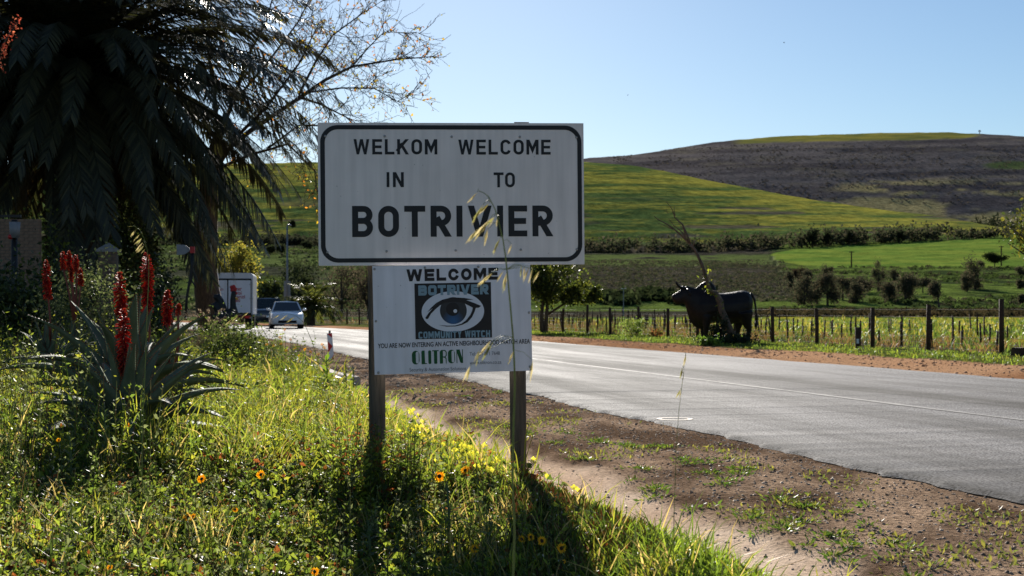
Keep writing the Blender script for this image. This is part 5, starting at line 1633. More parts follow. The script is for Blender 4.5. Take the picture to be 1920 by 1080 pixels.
t = empty('rooster_sculpture', (x, y, z), 0, 'black iron rooster sculpture with red comb in front of the truck', 'sculpture')
def rp(cx, cy): return P(390 + cx * 0.1389, 490 + cy * 0.1389, YO) - o0r
pxo = F / YO
mb = MB()
k7 = 0.1389 / pxo
mb.tube([rp(200, 860), rp(170, 780), rp(250, 740), rp(330, 720), rp(385, 735)], [110 * k7, 130 * k7, 105 * k7, 85 * k7, 30 * k7], 10)
mb.tube([rp(345, 760), rp(350, 680), rp(340, 600), rp(336, 530), rp(345, 450), rp(350, 400)], [62 * k7, 58 * k7, 42 * k7, 40 * k7, 38 * k7, 30 * k7], 10)
mb.tube([rp(220, 740), rp(205, 640), rp(170, 540), rp(125, 480), rp(80, 470)], [60 * k7, 55 * k7, 50 * k7, 55 * k7, 30 * k7], 8)
mb.tube([rp(180, 760), rp(140, 650), rp(90, 590), rp(40, 600)], [60 * k7, 60 * k7, 55 * k7, 25 * k7], 8)
remeshed(mb, 'body', M['rooster'], t, 0.016, 3)
for dx in (-0.06, 0.08):
    b_ = rp(300, 830); MB().tube([(b_.x + dx, b_.y, b_.z), (b_.x + dx, b_.y, -0.02)], 0.018, 6).build('leg', M['rooster'], t, True)
mb = MB()
for cx, cy, r in ((318, 350, 26), (345, 345, 30), (365, 375, 28), (330, 390, 30), (352, 420, 34), (375, 430, 22)): 
    c = rp(cx, cy); mb.ball(tuple(c), (r * k7, r * k7 * 0.5, r * k7), 8, 6)
mb.build('comb', M['comb'], t, True)
mb = MB(); mb.tube([rp(372, 490), rp(395, 510), rp(412, 522)], [18 * k7, 13 * k7, 3 * k7], 6); mb.build('beak', M['beak'], t, True)
mb = MB(); c = rp(366, 545); mb.ball(tuple(c), (13 * k7, 8 * k7, 30 * k7), 8, 6); mb.build('wattle', M['comb'], t, True)

# shrubs and trees behind
MID_ = (0.08, 0.11, 0.03)
DG = [(0.016, 0.026, 0.010), (0.028, 0.042, 0.014), (0.042, 0.060, 0.018), (0.07, 0.09, 0.02)]
def garden(u, Y, wpx, vt, n, size, cols, lab, name='garden_shrub', mat='leaf_dark', seed=1, cat='shrub', clumps=16):
    px = F / Y
    X, _, g = g_at(u, Y)
    h = CZ - (vt - HV) / px - g
    return shrub(name, u, 0, Y, wpx / px, h, n, size, cols, lab, cat, mat, seed, 7, clumps=clumps)
garden(25, 22, 190, 490, 4200, 0.085, DG, 'dark glossy shrub at the left edge behind the weeds', seed=41)
garden(95, 24, 120, 478, 2600, 0.08, DG, 'dark leafy shrub behind the leftmost red flower spike', seed=42)
garden(165, 19, 200, 492, 4200, 0.055, [(0.05, 0.068, 0.036), (0.075, 0.095, 0.05), (0.035, 0.05, 0.022), (0.10, 0.11, 0.06)], 'grey-green bushy daisy shrub behind the large aloe', seed=43, mat='leaf', clumps=26)
garden(262, 40, 90, 372, 3600, 0.10, DG, 'tall dark shrub between the palm trunk and the brown trunk', seed=44)
garden(60, 37, 150, 372, 3600, 0.12, [(0.03, 0.045, 0.012), (0.07, 0.10, 0.018), (0.12, 0.15, 0.022)], 'sunlit green tree behind the lantern at the left edge', seed=45, name='garden_tree', cat='tree')
garden(225, 40, 110, 372, 2600, 0.12, [(0.04, 0.06, 0.014), (0.09, 0.12, 0.02)], 'sunlit green shrub just right of the palm trunk', seed=46)
garden(300, 24, 100, 505, 2200, 0.07, [(0.012, 0.018, 0.010), (0.02, 0.03, 0.014)], 'low black-green shrub left of the wind vane stick', seed=47)
garden(255, 21, 130, 530, 2000, 0.06, DG, 'dark green shrub behind the two central flower spikes', seed=48)
garden(440, 20, 130, 604, 2600, 0.05, [MID_, (0.05, 0.07, 0.025), (0.10, 0.12, 0.05), (0.03, 0.045, 0.015)], 'tangled green weed bush in front of the truck wheels', seed=49, mat='leaf', clumps=22)
# yellowish tree behind the truck, bushes beyond the cars, grey bare shrubs by the sign
def bush_tree(u, Y, vt, vb, wpx, n, size, cols, lab, seed, cat='tree', name='bushy_tree', mat='leaf', clumps=16):
    px = F / Y; X = (u - 960) / F * Y; z = CZ - (vb - HV) / px
    t = empty(name, (X, Y, z), 0, lab, cat)
    h = (vb - vt) / px; rw = wpx / 2 / px
    mb = MB(); mb.tube([(0, 0, -0.5), (0.05, 0, h * 0.3), (0, 0, h * 0.75)], [0.035 * h, 0.028 * h, 0.01 * h], 6); mb.build('trunk', M['twig'], t, True)
    for k in range(5):
        a = k * 2.5
        MB().tube([(0, 0, h * 0.3), (rw * 0.6 * math.cos(a), rw * 0.6 * math.sin(a), h * (0.5 + 0.08 * k))], [0.018 * h, 0.005 * h], 5).build('limb', M['twig'], t, True)
    crown('crown', t, (0, 0, h * 0.56), (rw, rw * 0.8, h * 0.5), n, size, seed, cols, mat, clumps, 0.36, 0.4)
YG = [(0.14, 0.13, 0.03), (0.20, 0.17, 0.035), (0.09, 0.10, 0.025)]
bush_tree(452, 105, 446, 612, 75, 2600, 0.26, YG, 'tall yellow-green tree rising behind the truck', 61)
bush_tree(412, 100, 470, 612, 60, 1800, 0.26, YG, 'shorter yellow-green tree at the left of the truck', 62)
bush_tree(500, 118, 520, 606, 70, 1800, 0.28, [(0.03, 0.042, 0.014), (0.06, 0.07, 0.02)], 'dark bush right of the truck above the dark car', 63, name='roadside_bush', cat='bush', mat='leaf_dark')
BR = [(0.07, 0.055, 0.042), (0.10, 0.08, 0.06), (0.05, 0.045, 0.03)]
bush_tree(640, 125, 492, 606, 110, 2600, 0.20, BR, 'grey-brown bare bush left of the notice board', 64, name='roadside_bush', cat='bush', mat='far_leaf', clumps=26)
bush_tree(690, 118, 500, 606, 70, 1800, 0.20, BR, 'grey-brown bare bush touching the left edge of the notice board', 65, name='roadside_bush', cat='bush', mat='far_leaf', clumps=22)
bush_tree(560, 190, 488, 596, 120, 2400, 0.45, [(0.03, 0.04, 0.02), (0.05, 0.062, 0.028)], 'large dark green bush on the slope above the sedan', 66, name='roadside_bush', cat='bush', mat='far_leaf')
bush_tree(650, 210, 520, 594, 140, 2400, 0.4, [(0.05, 0.068, 0.028), (0.08, 0.1, 0.04)], 'mid green bush on the slope behind the bare bushes', 67, name='roadside_bush', cat='bush', mat='far_leaf')
for i, (u, vt, vb, w) in enumerate(((507, 462, 476, 26), (527, 460, 474, 20), (577, 453, 467, 22), (549, 414, 426, 12))):
    Y = 430.0
    bush_tree(u, Y, vt, vb, w, 420, 0.8, [(0.022, 0.028, 0.016), (0.035, 0.042, 0.022)], ['dark rounded field bush left of the lamp pole', 'dark field bush touching the lamp pole', 'dark rounded field bush right of the lamp pole', 'small field bush on the hedge line by the lamp pole'][i], 70 + i, name='field_bush', cat='bush', mat='far_leaf', clumps=9)
# small palm by the cars
YS = 90.0
sp_ = empty('small_palm', (P(583, 606, YS).x, YS, G(P(583, 606, YS).x, YS)), 0, 'small bushy palm right of the white sedan', 'palm tree')
MB().tube([(0, 0, -0.3), (0, 0, 1.0)], [0.28, 0.24], 10).build('trunk', M['palm_bark'], sp_, True)
spg = [(0.05, 0.06, 0.018), (0.08, 0.085, 0.022), (0.03, 0.04, 0.015)]
sv_ = [frond_mesh(e, d, 2.3, 480 + e, spg, 34, 0.45, 0.2) for e, d in ((78, 60), (55, 80), (32, 90), (10, 70))]
for i in range(42):
    link_mesh('frond', sv_[min(3, i * 4 // 42)], M['leaf'], sp_, (0, 0, 0.95), (random.uniform(-.2, .2), 0, i * 2.39996))

# pink-flowered spray at the top left corner
x_, y_ = P(15, 60, 20).x, 20.0
t = empty('flowering_bush', (P(-60, 600, 20).x, 20.0, G(P(-60, 600, 20).x, 20.0)), 0, 'spray of pink blossom at the upper left corner', 'bush')
of = Vector(t.location)
mb = MB()
for pl in ([(-70, 600), (-60, 300), (-30, 150), (10, 75), (35, 38)], [(-45, 220), (-10, 110), (12, 90)], [(-30, 160), (-5, 130), (3, 100)]):
    mb.tube([P(u, v, 20) - of for u, v in pl], [0.05, 0.03, 0.015, 0.008, 0.004][:len(pl)] if len(pl) > 3 else [0.015, 0.008, 0.003], 6)
mb.build('branches', M['twig'], t, True)
rr = np.random.default_rng(77)
cl = np.array([tuple(P(u, v, 20) - of) for u, v in ((33, 38), (28, 50), (22, 62), (14, 72), (8, 88), (12, 96), (4, 104), (3, 125), (-8, 118), (-20, 140), (-35, 170), (-10, 60))])
n = 200; C = cl[rr.integers(0, len(cl), n)] + rr.normal(size=(n, 3)) * 0.035
D = rand_dirs(n, rr); st = Stuff()
st.leaves(C, D, side_of(D, rr), rr.uniform(0.03, 0.05, n), rr.uniform(0.02, 0.035, n), pick([(0.32, 0.06, 0.05), (0.40, 0.12, 0.09), (0.22, 0.04, 0.03)], n, rr))
st.build('blossom', M['petal'], t)

# ------------------------------------------------------------------ aloes
def aloe_leaf(Ln, W, e0, droop, seed):
    r = random.Random(seed)
    n = 12
    p = Vector((0.03, 0, 0)); rings = []; mid = []
    for i in range(n + 1):
        t = i / n
        a = R(e0 - droop * t ** 1.3)
        d = Vector((math.cos(a), 0, math.sin(a))); up = Vector((-math.sin(a), 0, math.cos(a)))
        w = W * (1 - t ** 1.7) * (0.85 + 0.3 * math.sin(math.pi * min(1, t * 1.6 + 0.1))) * 0.5 + 0.002
        th = W * 0.30 * (1 - t) + 0.002
        ch = w * 0.35 * (1 - 0.4 * t)
        rings.append([p + Vector((0, -w, 0)) + up * ch, p + Vector((0, -w * 0.6, 0)) - up * th * 0.6, p - up * th, p + Vector((0, w * 0.6, 0)) - up * th * 0.6, p + Vector((0, w, 0)) + up * ch, p + Vector((0, w * 0.45, 0)) + up * ch * 0.15, p + Vector((0, -w * 0.45, 0)) + up * ch * 0.15])
        mid.append((p.copy(), d, up, w, ch))
        p = p + d * Ln / n
    mb = MB(); mb.loft(rings)
    tb = MB()
    for i in range(n):
        for k in range(3):
            t = (k + 0.5) / 3
            a, b = mid[i], mid[i + 1]
            for s_ in (-1, 1):
                q0 = a[0].lerp(b[0], t) + Vector((0, s_ * (a[3] + (b[3] - a[3]) * t), 0)) + a[2] * a[4]
                z = a[1] * 0.006
                tb.add([q0 - z, q0 + z, q0 + Vector((0, s_ * 0.009, 0)) + a[2] * 0.004], [(0, 1, 2)])
    return mb.mesh('leaf', True), tb.mesh('teeth')
M['aloe_skin'] = pmat('aloe_skin', (0.080, 0.105, 0.062), 0.72, 0.25, 9, 0.1, 40, spec=0.2)
M['aloe_teeth'] = pmat('aloe_teeth', (0.22, 0.07, 0.035), 0.6, 0.2, 9)
M['spike_stem'] = pmat('flower_stalk', (0.16, 0.045, 0.030), 0.7, 0.3, 20)
M['yellow_disc'] = pmat('flower_disc', (0.05, 0.022, 0.008), 0.9, 0.4, 120)
LEAVES = [aloe_leaf(0.62, 0.15, e, d, e) for e, d in ((88, 10), (79, 16), (69, 26), (58, 42), (46, 58), (32, 62), (16, 48))]
def spike(parent, base, tip0, tip1, rpx, Y, seed, droop=True):
    """a raceme from tip0 (bottom of the red part) to tip1 with a stalk down to base (photo pixels)"""
    o0 = Vector(parent.location)
    b, a0, a1 = (Vector(P(*p, Y)) - o0 for p in (base, tip0, tip1))
    if parent.rotation_euler.z:
        rot = Matrix.Rotation(-parent.rotation_euler.z, 3, 'Z'); b, a0, a1 = rot @ b, rot @ a0, rot @ a1
    st_ = MB().tube([b, b.lerp(a0, 0.5) + Vector((0.01, 0, 0)), a0, a1], [0.013, 0.011, 0.009, 0.004], 8).build('flower_stalk', M['spike_stem'], parent, True)
    r = np.random.default_rng(seed)
    Ls = (a1 - a0).length; rad = 0.74 * rpx * Y / F
    n = int(150 + 480 * Ls)
    t = np.sort(r.random(n)); ang = r.random(n) * 2 * math.pi
    prof = np.where(t < 0.75, 1.0, 1 - (t - 0.75) / 0.25 * 0.72)
    A = np.array(a0)[None] + (np.array(a1) - np.array(a0))[None] * t[:, None]
    el = np.interp(t, [0, 0.35, 0.7, 0.9, 1.0], [-1.0, -0.8, -0.25, 0.4, 1.1]) + r.normal(size=n) * 0.16
    D = np.stack([np.cos(ang) * np.cos(el), np.sin(ang) * np.cos(el), np.sin(el)], -1)
    ln = rad * prof * r.uniform(0.65, 1.25, n) / np.maximum(0.65, np.cos(el))
    B = A + D * ln[:, None]
    st = Stuff()
    wd = r.uniform(0.0034, 0.0050, n)
    st.sticks(A + D * 0.004, B, wd * 0.6, wd, pick([(0.34, 0.014, 0.014), (0.46, 0.028, 0.018), (0.16, 0.010, 0.012), (0.24, 0.012, 0.014)], n, r, 0.25))
    st.sticks(B, B + D * 0.007, wd, wd * 0.4, pick([(0.60, 0.14, 0.05), (0.50, 0.05, 0.02)], n, r, 0.2))
    f = st.build('florets', M['red_petal'], st_); f['kind'] = 'stuff'
def aloe(u, Y, scale, n, lab, seed, zoff=0.0, emin=0):
    x, y, z = g_at(u, Y)
    t = empty('aloe', (x, y, z + zoff), 0, lab, 'aloe', 'aloes among the weeds')
    rr_ = random.Random(seed)
    for i in range(n):
        k = min(6, int(7 * (i / n) ** 0.85) + 0)
        lf, tm = LEAVES[k]
        a = i * 2.39996 + rr_.uniform(-0.15, 0.15)
        o = link_mesh('leaf', lf, M['aloe_skin'], t, (0, 0, 0.06 - 0.01 * k), (rr_.uniform(-.12, .12), rr_.uniform(-.1, .1), a))
        s_ = scale * rr_.uniform(0.88, 1.15) * (0.72 + 0.07 * k); o.scale = (s_, s_, s_)
        link_mesh('teeth', tm, M['aloe_teeth'], o)
    if zoff > 0.1: MB().tube([(0, 0, -zoff - 0.1), (0, 0, 0.08)], [0.06, 0.07], 8).build('stem', M['palm_bark'], t, True)
    return t
a1 = aloe(236, 8.8, 1.20, 32, 'large grey-green aloe in front with one tall red flower spike', 1, 0.10)
spike(a1, (228, 800), (233, 692), (231, 584), 16.5, 8.8, 1)
a2 = aloe(238, 10.4, 1.38, 32, 'second grey-green aloe just behind the front one', 2, 0.24)
spike(a2, (236, 690), (228, 600), (224, 514), 14.5, 10.4, 2)
a3 = aloe(282, 12.6, 0.9, 22, 'aloe with a tall red spike behind the oat stalk', 3, 0.25)
spike(a3, (280, 660), (277, 570), (275, 478), 14.0, 12.6, 3)
a4 = aloe(320, 12.0, 0.8, 20, 'aloe with a short orange-red flower head at the right of the group', 4, 0.2)
spike(a4, (318, 680), (313, 600), (314, 548), 12.0, 12.0, 4)
spike(a4, (330, 680), (334, 585), (335, 572), 6.0, 12.0, 41)
a5 = aloe(92, 14.5, 0.85, 20, 'aloe with a slim red spike at the far left of the group', 5, 0.25)
spike(a5, (94, 640), (90, 553), (86, 490), 9.0, 14.5, 5)
a6 = aloe(140, 16.0, 0.85, 20, 'aloe with several faded pink-red spikes behind the grey shrub', 6, 0.3)
for k, (tu, tv, bu, bv) in enumerate(((118, 474, 118, 500), (129, 473, 130, 500), (142, 480, 143, 505), (150, 505, 152, 530), (133, 500, 134, 522))):
    spike(a6, (138 + k, 600), (bu, bv), (tu, tv), 6.0, 16.0, 60 + k)

# ------------------------------------------------------------------ weeds, grass and ground cover on the bank
rg = np.random.default_rng(900)
def scatter(n, Y0, Y1, u0=-160, u1=2080, qmax=2.02, power=1.0, qmin=-99, test=None, jit=0.12):
    out = []
    tot = 0
    for _ in range(12):
        m = n * 3
        Y = Y0 * (Y1 / Y0) ** rg.random(m) if power == 0 else np.sqrt(rg.uniform(Y0 * Y0, Y1 * Y1, m))
        u = rg.uniform(u0, u1, m); X = (u - 960) / F * Y
        q, s = qs(X, Y)
        ok = (q < qmax + rg.normal(size=m) * jit) & (q > qmin)
        if test is not None: ok &= test(u, X, Y, q)
        out.append(np.stack([X, Y], -1)[ok]); tot += ok.sum()
        if tot >= n: break
    p = np.concatenate(out)[:n]
    return np.concatenate([p, gz(p[:, 0], p[:, 1])[:, None]], 1)
YLW = (0.22, 0.225, 0.032); LIM = (0.15, 0.19, 0.030); MID = (0.080, 0.120, 0.024); DKG = (0.038, 0.060, 0.018); GRY = (0.13, 0.15, 0.085); RED = (0.16, 0.05, 0.02); STR = (0.34, 0.26, 0.12); BRN = (0.10, 0.06, 0.03)
def patch(P_, sc_=0.8, seed=5): return np.clip((fnoise(P_[:, 0] * sc_ * 1.3, P_[:, 1] * sc_ * 1.3, seed) - 0.5) * 1.8 + 0.5, 0.02, 1.1)

def cover(name, label, n, Y0, Y1, hmax, size, cols, power=1.0, **kw):
    """low leafy plants: little whorls of leaves at mixed heights"""
    Pp = scatter(n, Y0, Y1, power=power, **kw)
    k = 6
    h = hmax * rg.uniform(0.1, 1.0, len(Pp)) * (0.35 + 1.1 * patch(Pp))
    C = np.repeat(Pp, k, 0); C[:, 2] += np.repeat(h, k) * rg.uniform(0.4, 1.0, len(C))
    C[:, :2] += rg.normal(size=(len(C), 2)) * size * 0.8
    D = rand_dirs(len(C), rg, 0.25); D[:, 2] *= 0.6; D = unit(D)
    Ln = size * rg.uniform(0.5, 1.4, len(C))
    st = Stuff()
    col = np.repeat(pick(cols, len(Pp), rg, 0.3), k, 0) * rg.uniform(0.85, 1.15, (len(C), 1))
    st.leaves(C, D, side_of(D, rg), Ln, Ln * rg.uniform(0.35, 0.75, len(C)), col, 0.2)
    return tag(st.build(name, M['leaf']), label, 'weeds', kind='stuff')

def grass(name, label, n, Y0, Y1, l0, l1, w, cols, power=1.0, tuft=7, spread=0.03, lean=0.35, **kw):
    Pp = scatter(n // tuft, Y0, Y1, power=power, **kw)
    hm = 0.45 + 1.1 * patch(Pp, 1.1, 15)
    C = np.repeat(Pp, tuft, 0); C[:, :2] += rg.normal(size=(len(C), 2)) * spread
    D = rand_dirs(len(C), rg); D *= lean; D[:, 2] = 1.0; D = unit(D)
    Ln = rg.uniform(l0, l1, len(C)) * np.repeat(hm, tuft)
    st = Stuff()
    bend = np.stack([rg.normal(size=len(C)) * 0.35, rg.normal(size=len(C)) * 0.3, -np.abs(rg.normal(size=len(C))) * 0.30], -1) * Ln[:, None]
    st.blades(C, D, side_of(D, rg), Ln, np.full(len(C), w) * rg.uniform(0.6, 1.3, len(C)), np.repeat(pick(cols, len(Pp), rg, 0.3), tuft, 0), bend)
    return tag(st.build(name, M['leaf']), label, 'grass', kind='stuff')

def herbs(name, label, n, Y0, Y1, h0, h1, leaf, cols, power=1.0, nl=13, hscale=None, **kw):
    """upright weeds: a thin stem with leaves up it"""
    Pp = scatter(n, Y0, Y1, power=power, **kw)
    H = rg.uniform(h0, h1, len(Pp)) * (0.55 + 0.9 * patch(Pp, 0.9, 25))
    if hscale is not None: H = H * hscale(Pp)
    ln = rg.normal(size=(len(Pp), 2)) * 0.16
    top = Pp + np.concatenate([ln * H[:, None], H[:, None]], 1)
    st = Stuff()
    st.sticks(Pp, top, np.full(len(Pp), 0.0028), np.full(len(Pp), 0.0012), pick([MID, GRY, (0.10, 0.08, 0.04)], len(Pp), rg))
    t = np.tile(np.linspace(0.12, 1.0, nl), len(Pp)) + rg.normal(size=nl * len(Pp)) * 0.04
    A = np.repeat(Pp, nl, 0); B = np.repeat(top, nl, 0)
    C = A + (B - A) * t[:, None]
    ang = np.tile(np.arange(nl) * 2.39996, len(Pp)) + np.repeat(rg.random(len(Pp)) * 6, nl)
    el = rg.uniform(0.1, 1.0, len(C))
    D = np.stack([np.cos(ang) * np.cos(el), np.sin(ang) * np.cos(el), np.sin(el)], -1)
    Ln = leaf * rg.uniform(0.6, 1.3, len(C)) * (1.25 - 0.75 * np.clip(t, 0, 1))
    st.leaves(C, D, side_of(D, rg), Ln, Ln * rg.uniform(0.24, 0.5, len(C)), np.repeat(pick(cols, len(Pp), rg, 0.3), nl, 0), 0.2)
    return tag(st.build(name, M['leaf']), label, 'weeds', kind='stuff')
NEARC = [YLW, YLW, LIM, LIM, LIM, MID, MID, DKG, GRY, GRY, RED, BRN]
left_h = lambda Pp: 0.62 + 0.80 * sstep(800, 150, 960 + F * Pp[:, 0] / Pp[:, 1])
cover('ground_cover', 'dense low leafy weeds covering the bank in front', 8600, 4.5, 8.0, 0.11, 0.034, NEARC)
cover('ground_cover', 'dense low leafy weeds around the aloes', 9500, 7.6, 13.0, 0.17, 0.042, [YLW, LIM, LIM, MID, MID, DKG, GRY, RED], qmax=2.05)
cover('ground_cover', 'leafy weeds on the farther bank', 6000, 12.8, 34, 0.24, 0.085, [YLW, LIM, LIM, MID, DKG, GRY], qmax=2.3)
grass('grass', 'short grass tufts on the bank in front', 9500, 4.5, 8.2, 0.06, 0.22, 0.0065, [YLW, LIM, MID, MID, DKG, STR, STR])
grass('grass', 'tall yellow-green grass around the aloes', 16000, 7.6, 15, 0.10, 0.34, 0.009, [YLW, YLW, LIM, LIM, MID, STR], qmax=2.0)
grass('grass', 'tall grass on the farther bank', 11000, 14.5, 38, 0.15, 0.42, 0.022, [YLW, LIM, LIM, MID, STR], qmax=2.4, spread=0.06)
grass('grass', 'bright short grass at the edge of the sandy gutter', 8500, 4.4, 7.4, 0.04, 0.12, 0.007, [(0.12, 0.19, 0.02), (0.17, 0.23, 0.03), MID], u0=1080, u1=1700, qmin=1.35, qmax=2.12, jit=0.06, spread=0.022)
grass('grass', 'grass along the gutter behind the posts', 3600, 7.6, 13, 0.04, 0.12, 0.008, [LIM, YLW, MID], qmin=1.2, qmax=2.0, jit=0.06)
cover('ground_cover', 'broad lime-green leaves of low weeds on the bank', 1500, 5.0, 12, 0.12, 0.062, [LIM, LIM, MID, MID, DKG])
herbs('upright_weeds', 'leafy upright weeds on the bank in front', 700, 4.9, 8.0, 0.10, 0.28, 0.038, [LIM, MID, MID, GRY, GRY, DKG], qmax=1.7)
herbs('upright_weeds', 'clump of upright weeds hiding the foot of the left post', 230, 7.25, 8.0, 0.32, 0.46, 0.05, [RED, MID, GRY, LIM, LIM, DKG], u0=630, u1=790, qmax=1.8, nl=16)
herbs('upright_weeds', 'leafy upright weeds around the aloes', 1500, 7.4, 13, 0.16, 0.40, 0.045, [YLW, LIM, MID, GRY, GRY], hscale=left_h, qmax=1.75)
herbs('upright_weeds', 'tall weeds on the farther bank', 1300, 12.8, 26, 0.22, 0.50, 0.075, [YLW, LIM, MID, GRY], hscale=left_h, qmax=2.1)
herbs('upright_weeds', 'tall weeds with stems along the kerb', 420, 20, 40, 0.35, 0.60, 0.10, [LIM, MID, GRY, DKG], qmin=0.6, qmax=2.7)
# dry stalks and pale seed bits
Pp = scatter(1700, 4.9, 16)
st = Stuff()
D = rand_dirs(len(Pp), rg); D[:, 2] = np.abs(D[:, 2]) * 0.7 + 0.05; D = unit(D)
Ln = rg.uniform(0.08, 0.32, len(Pp))
A = Pp + np.array([0, 0, 0.03]); st.sticks(A, A + D * Ln[:, None], np.full(len(Pp), 0.0016), np.full(len(Pp), 0.001), pick([STR, (0.42, 0.36, 0.24), BRN, RED], len(Pp), rg))
Pp = scatter(2300, 4.9, 12)
C = Pp + np.array([0, 0, 0.02]); C[:, 2] += rg.uniform(0, 0.14, len(C))
D = rand_dirs(len(C), rg)
st.leaves(C, D, side_of(D, rg), rg.uniform(0.008, 0.02, len(C)), rg.uniform(0.005, 0.012, len(C)), pick([(0.55, 0.52, 0.46), (0.42, 0.38, 0.28), (0.6, 0.58, 0.55), (0.35, 0.2, 0.08)], len(C), rg))
tag(st.build('dry_stalks', M['straw']), 'dry straw stalks and pale seed scraps among the weeds', 'straw', kind='stuff')
# sour fig mat by the right post
def fig(label, n, u0, u1, Y0, Y1, q0, q1):
    Pp = scatter(n, Y0, Y1, u0=u0, u1=u1, qmin=q0, qmax=q1, jit=0.04)
    D = rand_dirs(len(Pp), rg); D *= 0.55; D[:, 2] = 1; D = unit(D)
    Ln = rg.uniform(0.05, 0.10, len(Pp)); st = Stuff()
    A = Pp + np.array([0, 0, 0.035]); B = A + D * Ln[:, None]
    st.sticks(A, A + D * Ln[:, None] * 0.7, np.full(len(Pp), 0.0062), np.full(len(Pp), 0.0056), pick([(0.045, 0.075, 0.018), (0.07, 0.10, 0.022), (0.11, 0.13, 0.025)], len(Pp), rg))
    st.sticks(A + D * Ln[:, None] * 0.7, B, np.full(len(Pp), 0.0056), np.full(len(Pp), 0.001), pick([(0.11, 0.14, 0.03), (0.16, 0.15, 0.03), (0.2, 0.11, 0.05)], len(Pp), rg))
    return tag(st.build('sour_fig', M['leaf']), label, 'plant', kind='stuff')
fig('mat of upright finger-leaved succulents below the right post', 2600, 960, 1260, 5.3, 8.3, 1.2, 2.06)
# verge weeds on the gravel shoulder
TU = [(1090, 855), (1130, 862), (1200, 880), (1240, 915), (1290, 870), (1320, 892), (1370, 890), (1400, 965), (1430, 955), (1480, 962), (1500, 978), (1530, 992), (1570, 1002), (1612, 1015), (1590, 962), (1640, 985), (1560, 1032), (1460, 985), (1250, 842), (1110, 828), (1045, 832), (940, 802), (880, 745), (930, 740), (1680, 1035), (1750, 1040), (1720, 1070), (1330, 868), (1200, 846), (1300, 945), (1225, 905), (1150, 838), (1420, 930), (1520, 955), (1010, 815), (1070, 812), (1350, 905), (1490, 940)]
st = Stuff()
for (u, v) in TU:
    Y = F * 1.0 / (v - HV); X = (u - 960) / F * Y
    for _ in range(rg.integers(1, 4)):
        n = int(rg.integers(18, 60)); c = np.array([X + rg.normal() * 0.07, Y + rg.normal() * 0.12])
        a = rg.random(n) * 6.283; rr_ = np.abs(rg.normal(size=n)) * 0.055
        C = np.stack([c[0] + rr_ * np.cos(a), c[1] + rr_ * np.sin(a) * 1.3, np.zeros(n)], -1); C[:, 2] = gz(C[:, 0], C[:, 1]) + 0.004
        D = np.stack([np.cos(a), np.sin(a), rg.uniform(0.1, 1.1, n)], -1); D = unit(D)
        Ln = rg.uniform(0.015, 0.042, n)
        st.leaves(C, D, side_of(D, rg), Ln, Ln * rg.uniform(0.2, 0.4, n), pick([(0.035, 0.065, 0.014), (0.06, 0.10, 0.02), (0.10, 0.12, 0.025)], n, rg), 0.2)
n = 3600
Pp = scatter(n, 5.5, 20, u0=700, u1=2050, qmin=2.75, qmax=4.0, test=lambda u, X, Y, q: fnoise(X * 1.3, Y * 0.8, 91) > 0.56)
D = rand_dirs(len(Pp), rg, 1.0); Ln = rg.uniform(0.012, 0.04, len(Pp))
st.leaves(Pp, D, side_of(D, rg), Ln, Ln * 0.4, pick([(0.10, 0.11, 0.03), (0.15, 0.14, 0.04), (0.08, 0.10, 0.03)], len(Pp), rg))
tag(st.build('verge_weeds', M['leaf']), 'flat green weed tufts on the gravel shoulder', 'weeds', kind='stuff')
# gravel
def stones(label, n, Y0, Y1, q0, q1, r0, r1, cols, **kw):
    Pp = scatter(n, Y0, Y1, qmin=q0, qmax=q1, **kw)
    base = np.array([(1, 0, 0), (-1, 0, 0), (0, 1, 0), (0, -1, 0), (0, 0, 0.7), (0.6, 0.6, 0.45), (-0.6, 0.5, 0.5), (0, -0.7, 0.5)])
    F_ = np.array([(0, 5, 4), (5, 2, 4), (2, 6, 4), (6, 1, 4), (1, 7, 4), (7, 0, 4), (0, 2, 5), (2, 1, 6), (1, 3, 7), (3, 0, 7)])
    m = len(Pp)
    rad = (r0 + (r1 - r0) * rg.random(m) ** 3)
    V = base[None] * rg.uniform(0.6, 1.3, (m, 8, 3)) * rad[:, None, None] * rg.uniform(0.6, 1.3, (m, 1, 3))
    a = rg.random(m) * 6.28; c, s_ = np.cos(a)[:, None], np.sin(a)[:, None]
    V[..., 0], V[..., 1] = V[..., 0] * c - V[..., 1] * s_, V[..., 0] * s_ + V[..., 1] * c
    V += Pp[:, None]
    T = (np.arange(m)[:, None, None] * 8 + F_[None]).reshape(-1, 3)
    st = Stuff(); st.add(V.reshape(-1, 3), T, np.repeat(pick(cols, m, rg, 0.35), 8, 0))
    mm = M['pebble'] = M.get('pebble') or leafmat('pebble', 0.0, 0.9, 0.15)
    return tag(st.build('gravel', mm), label, 'gravel', kind='stuff')
GC = [(0.24, 0.16, 0.105), (0.32, 0.225, 0.155), (0.16, 0.11, 0.08), (0.42, 0.33, 0.25), (0.28, 0.20, 0.14)]
stones('loose brown gravel on the near road shoulder', 12000, 5.0, 16, 2.8, 4.38, 0.0025, 0.014, GC, u0=650, u1=2100)
stones('loose stones farther along the near shoulder', 3500, 15, 40, 2.8, 4.4, 0.008, 0.03, GC, u0=450, u1=1300)
stones('sand grains and pebbles in the gutter', 900, 4.5, 10, 2.0, 2.75, 0.003, 0.010, [(0.2, 0.15, 0.11), (0.30, 0.24, 0.19)], u0=900, u1=1800)
stones('red soil clods on the far verge', 3800, 15, 60, 11.7, 14.2, 0.008, 0.035, [(0.24, 0.12, 0.065), (0.34, 0.19, 0.11), (0.16, 0.085, 0.05)], u0=800, u1=2100)
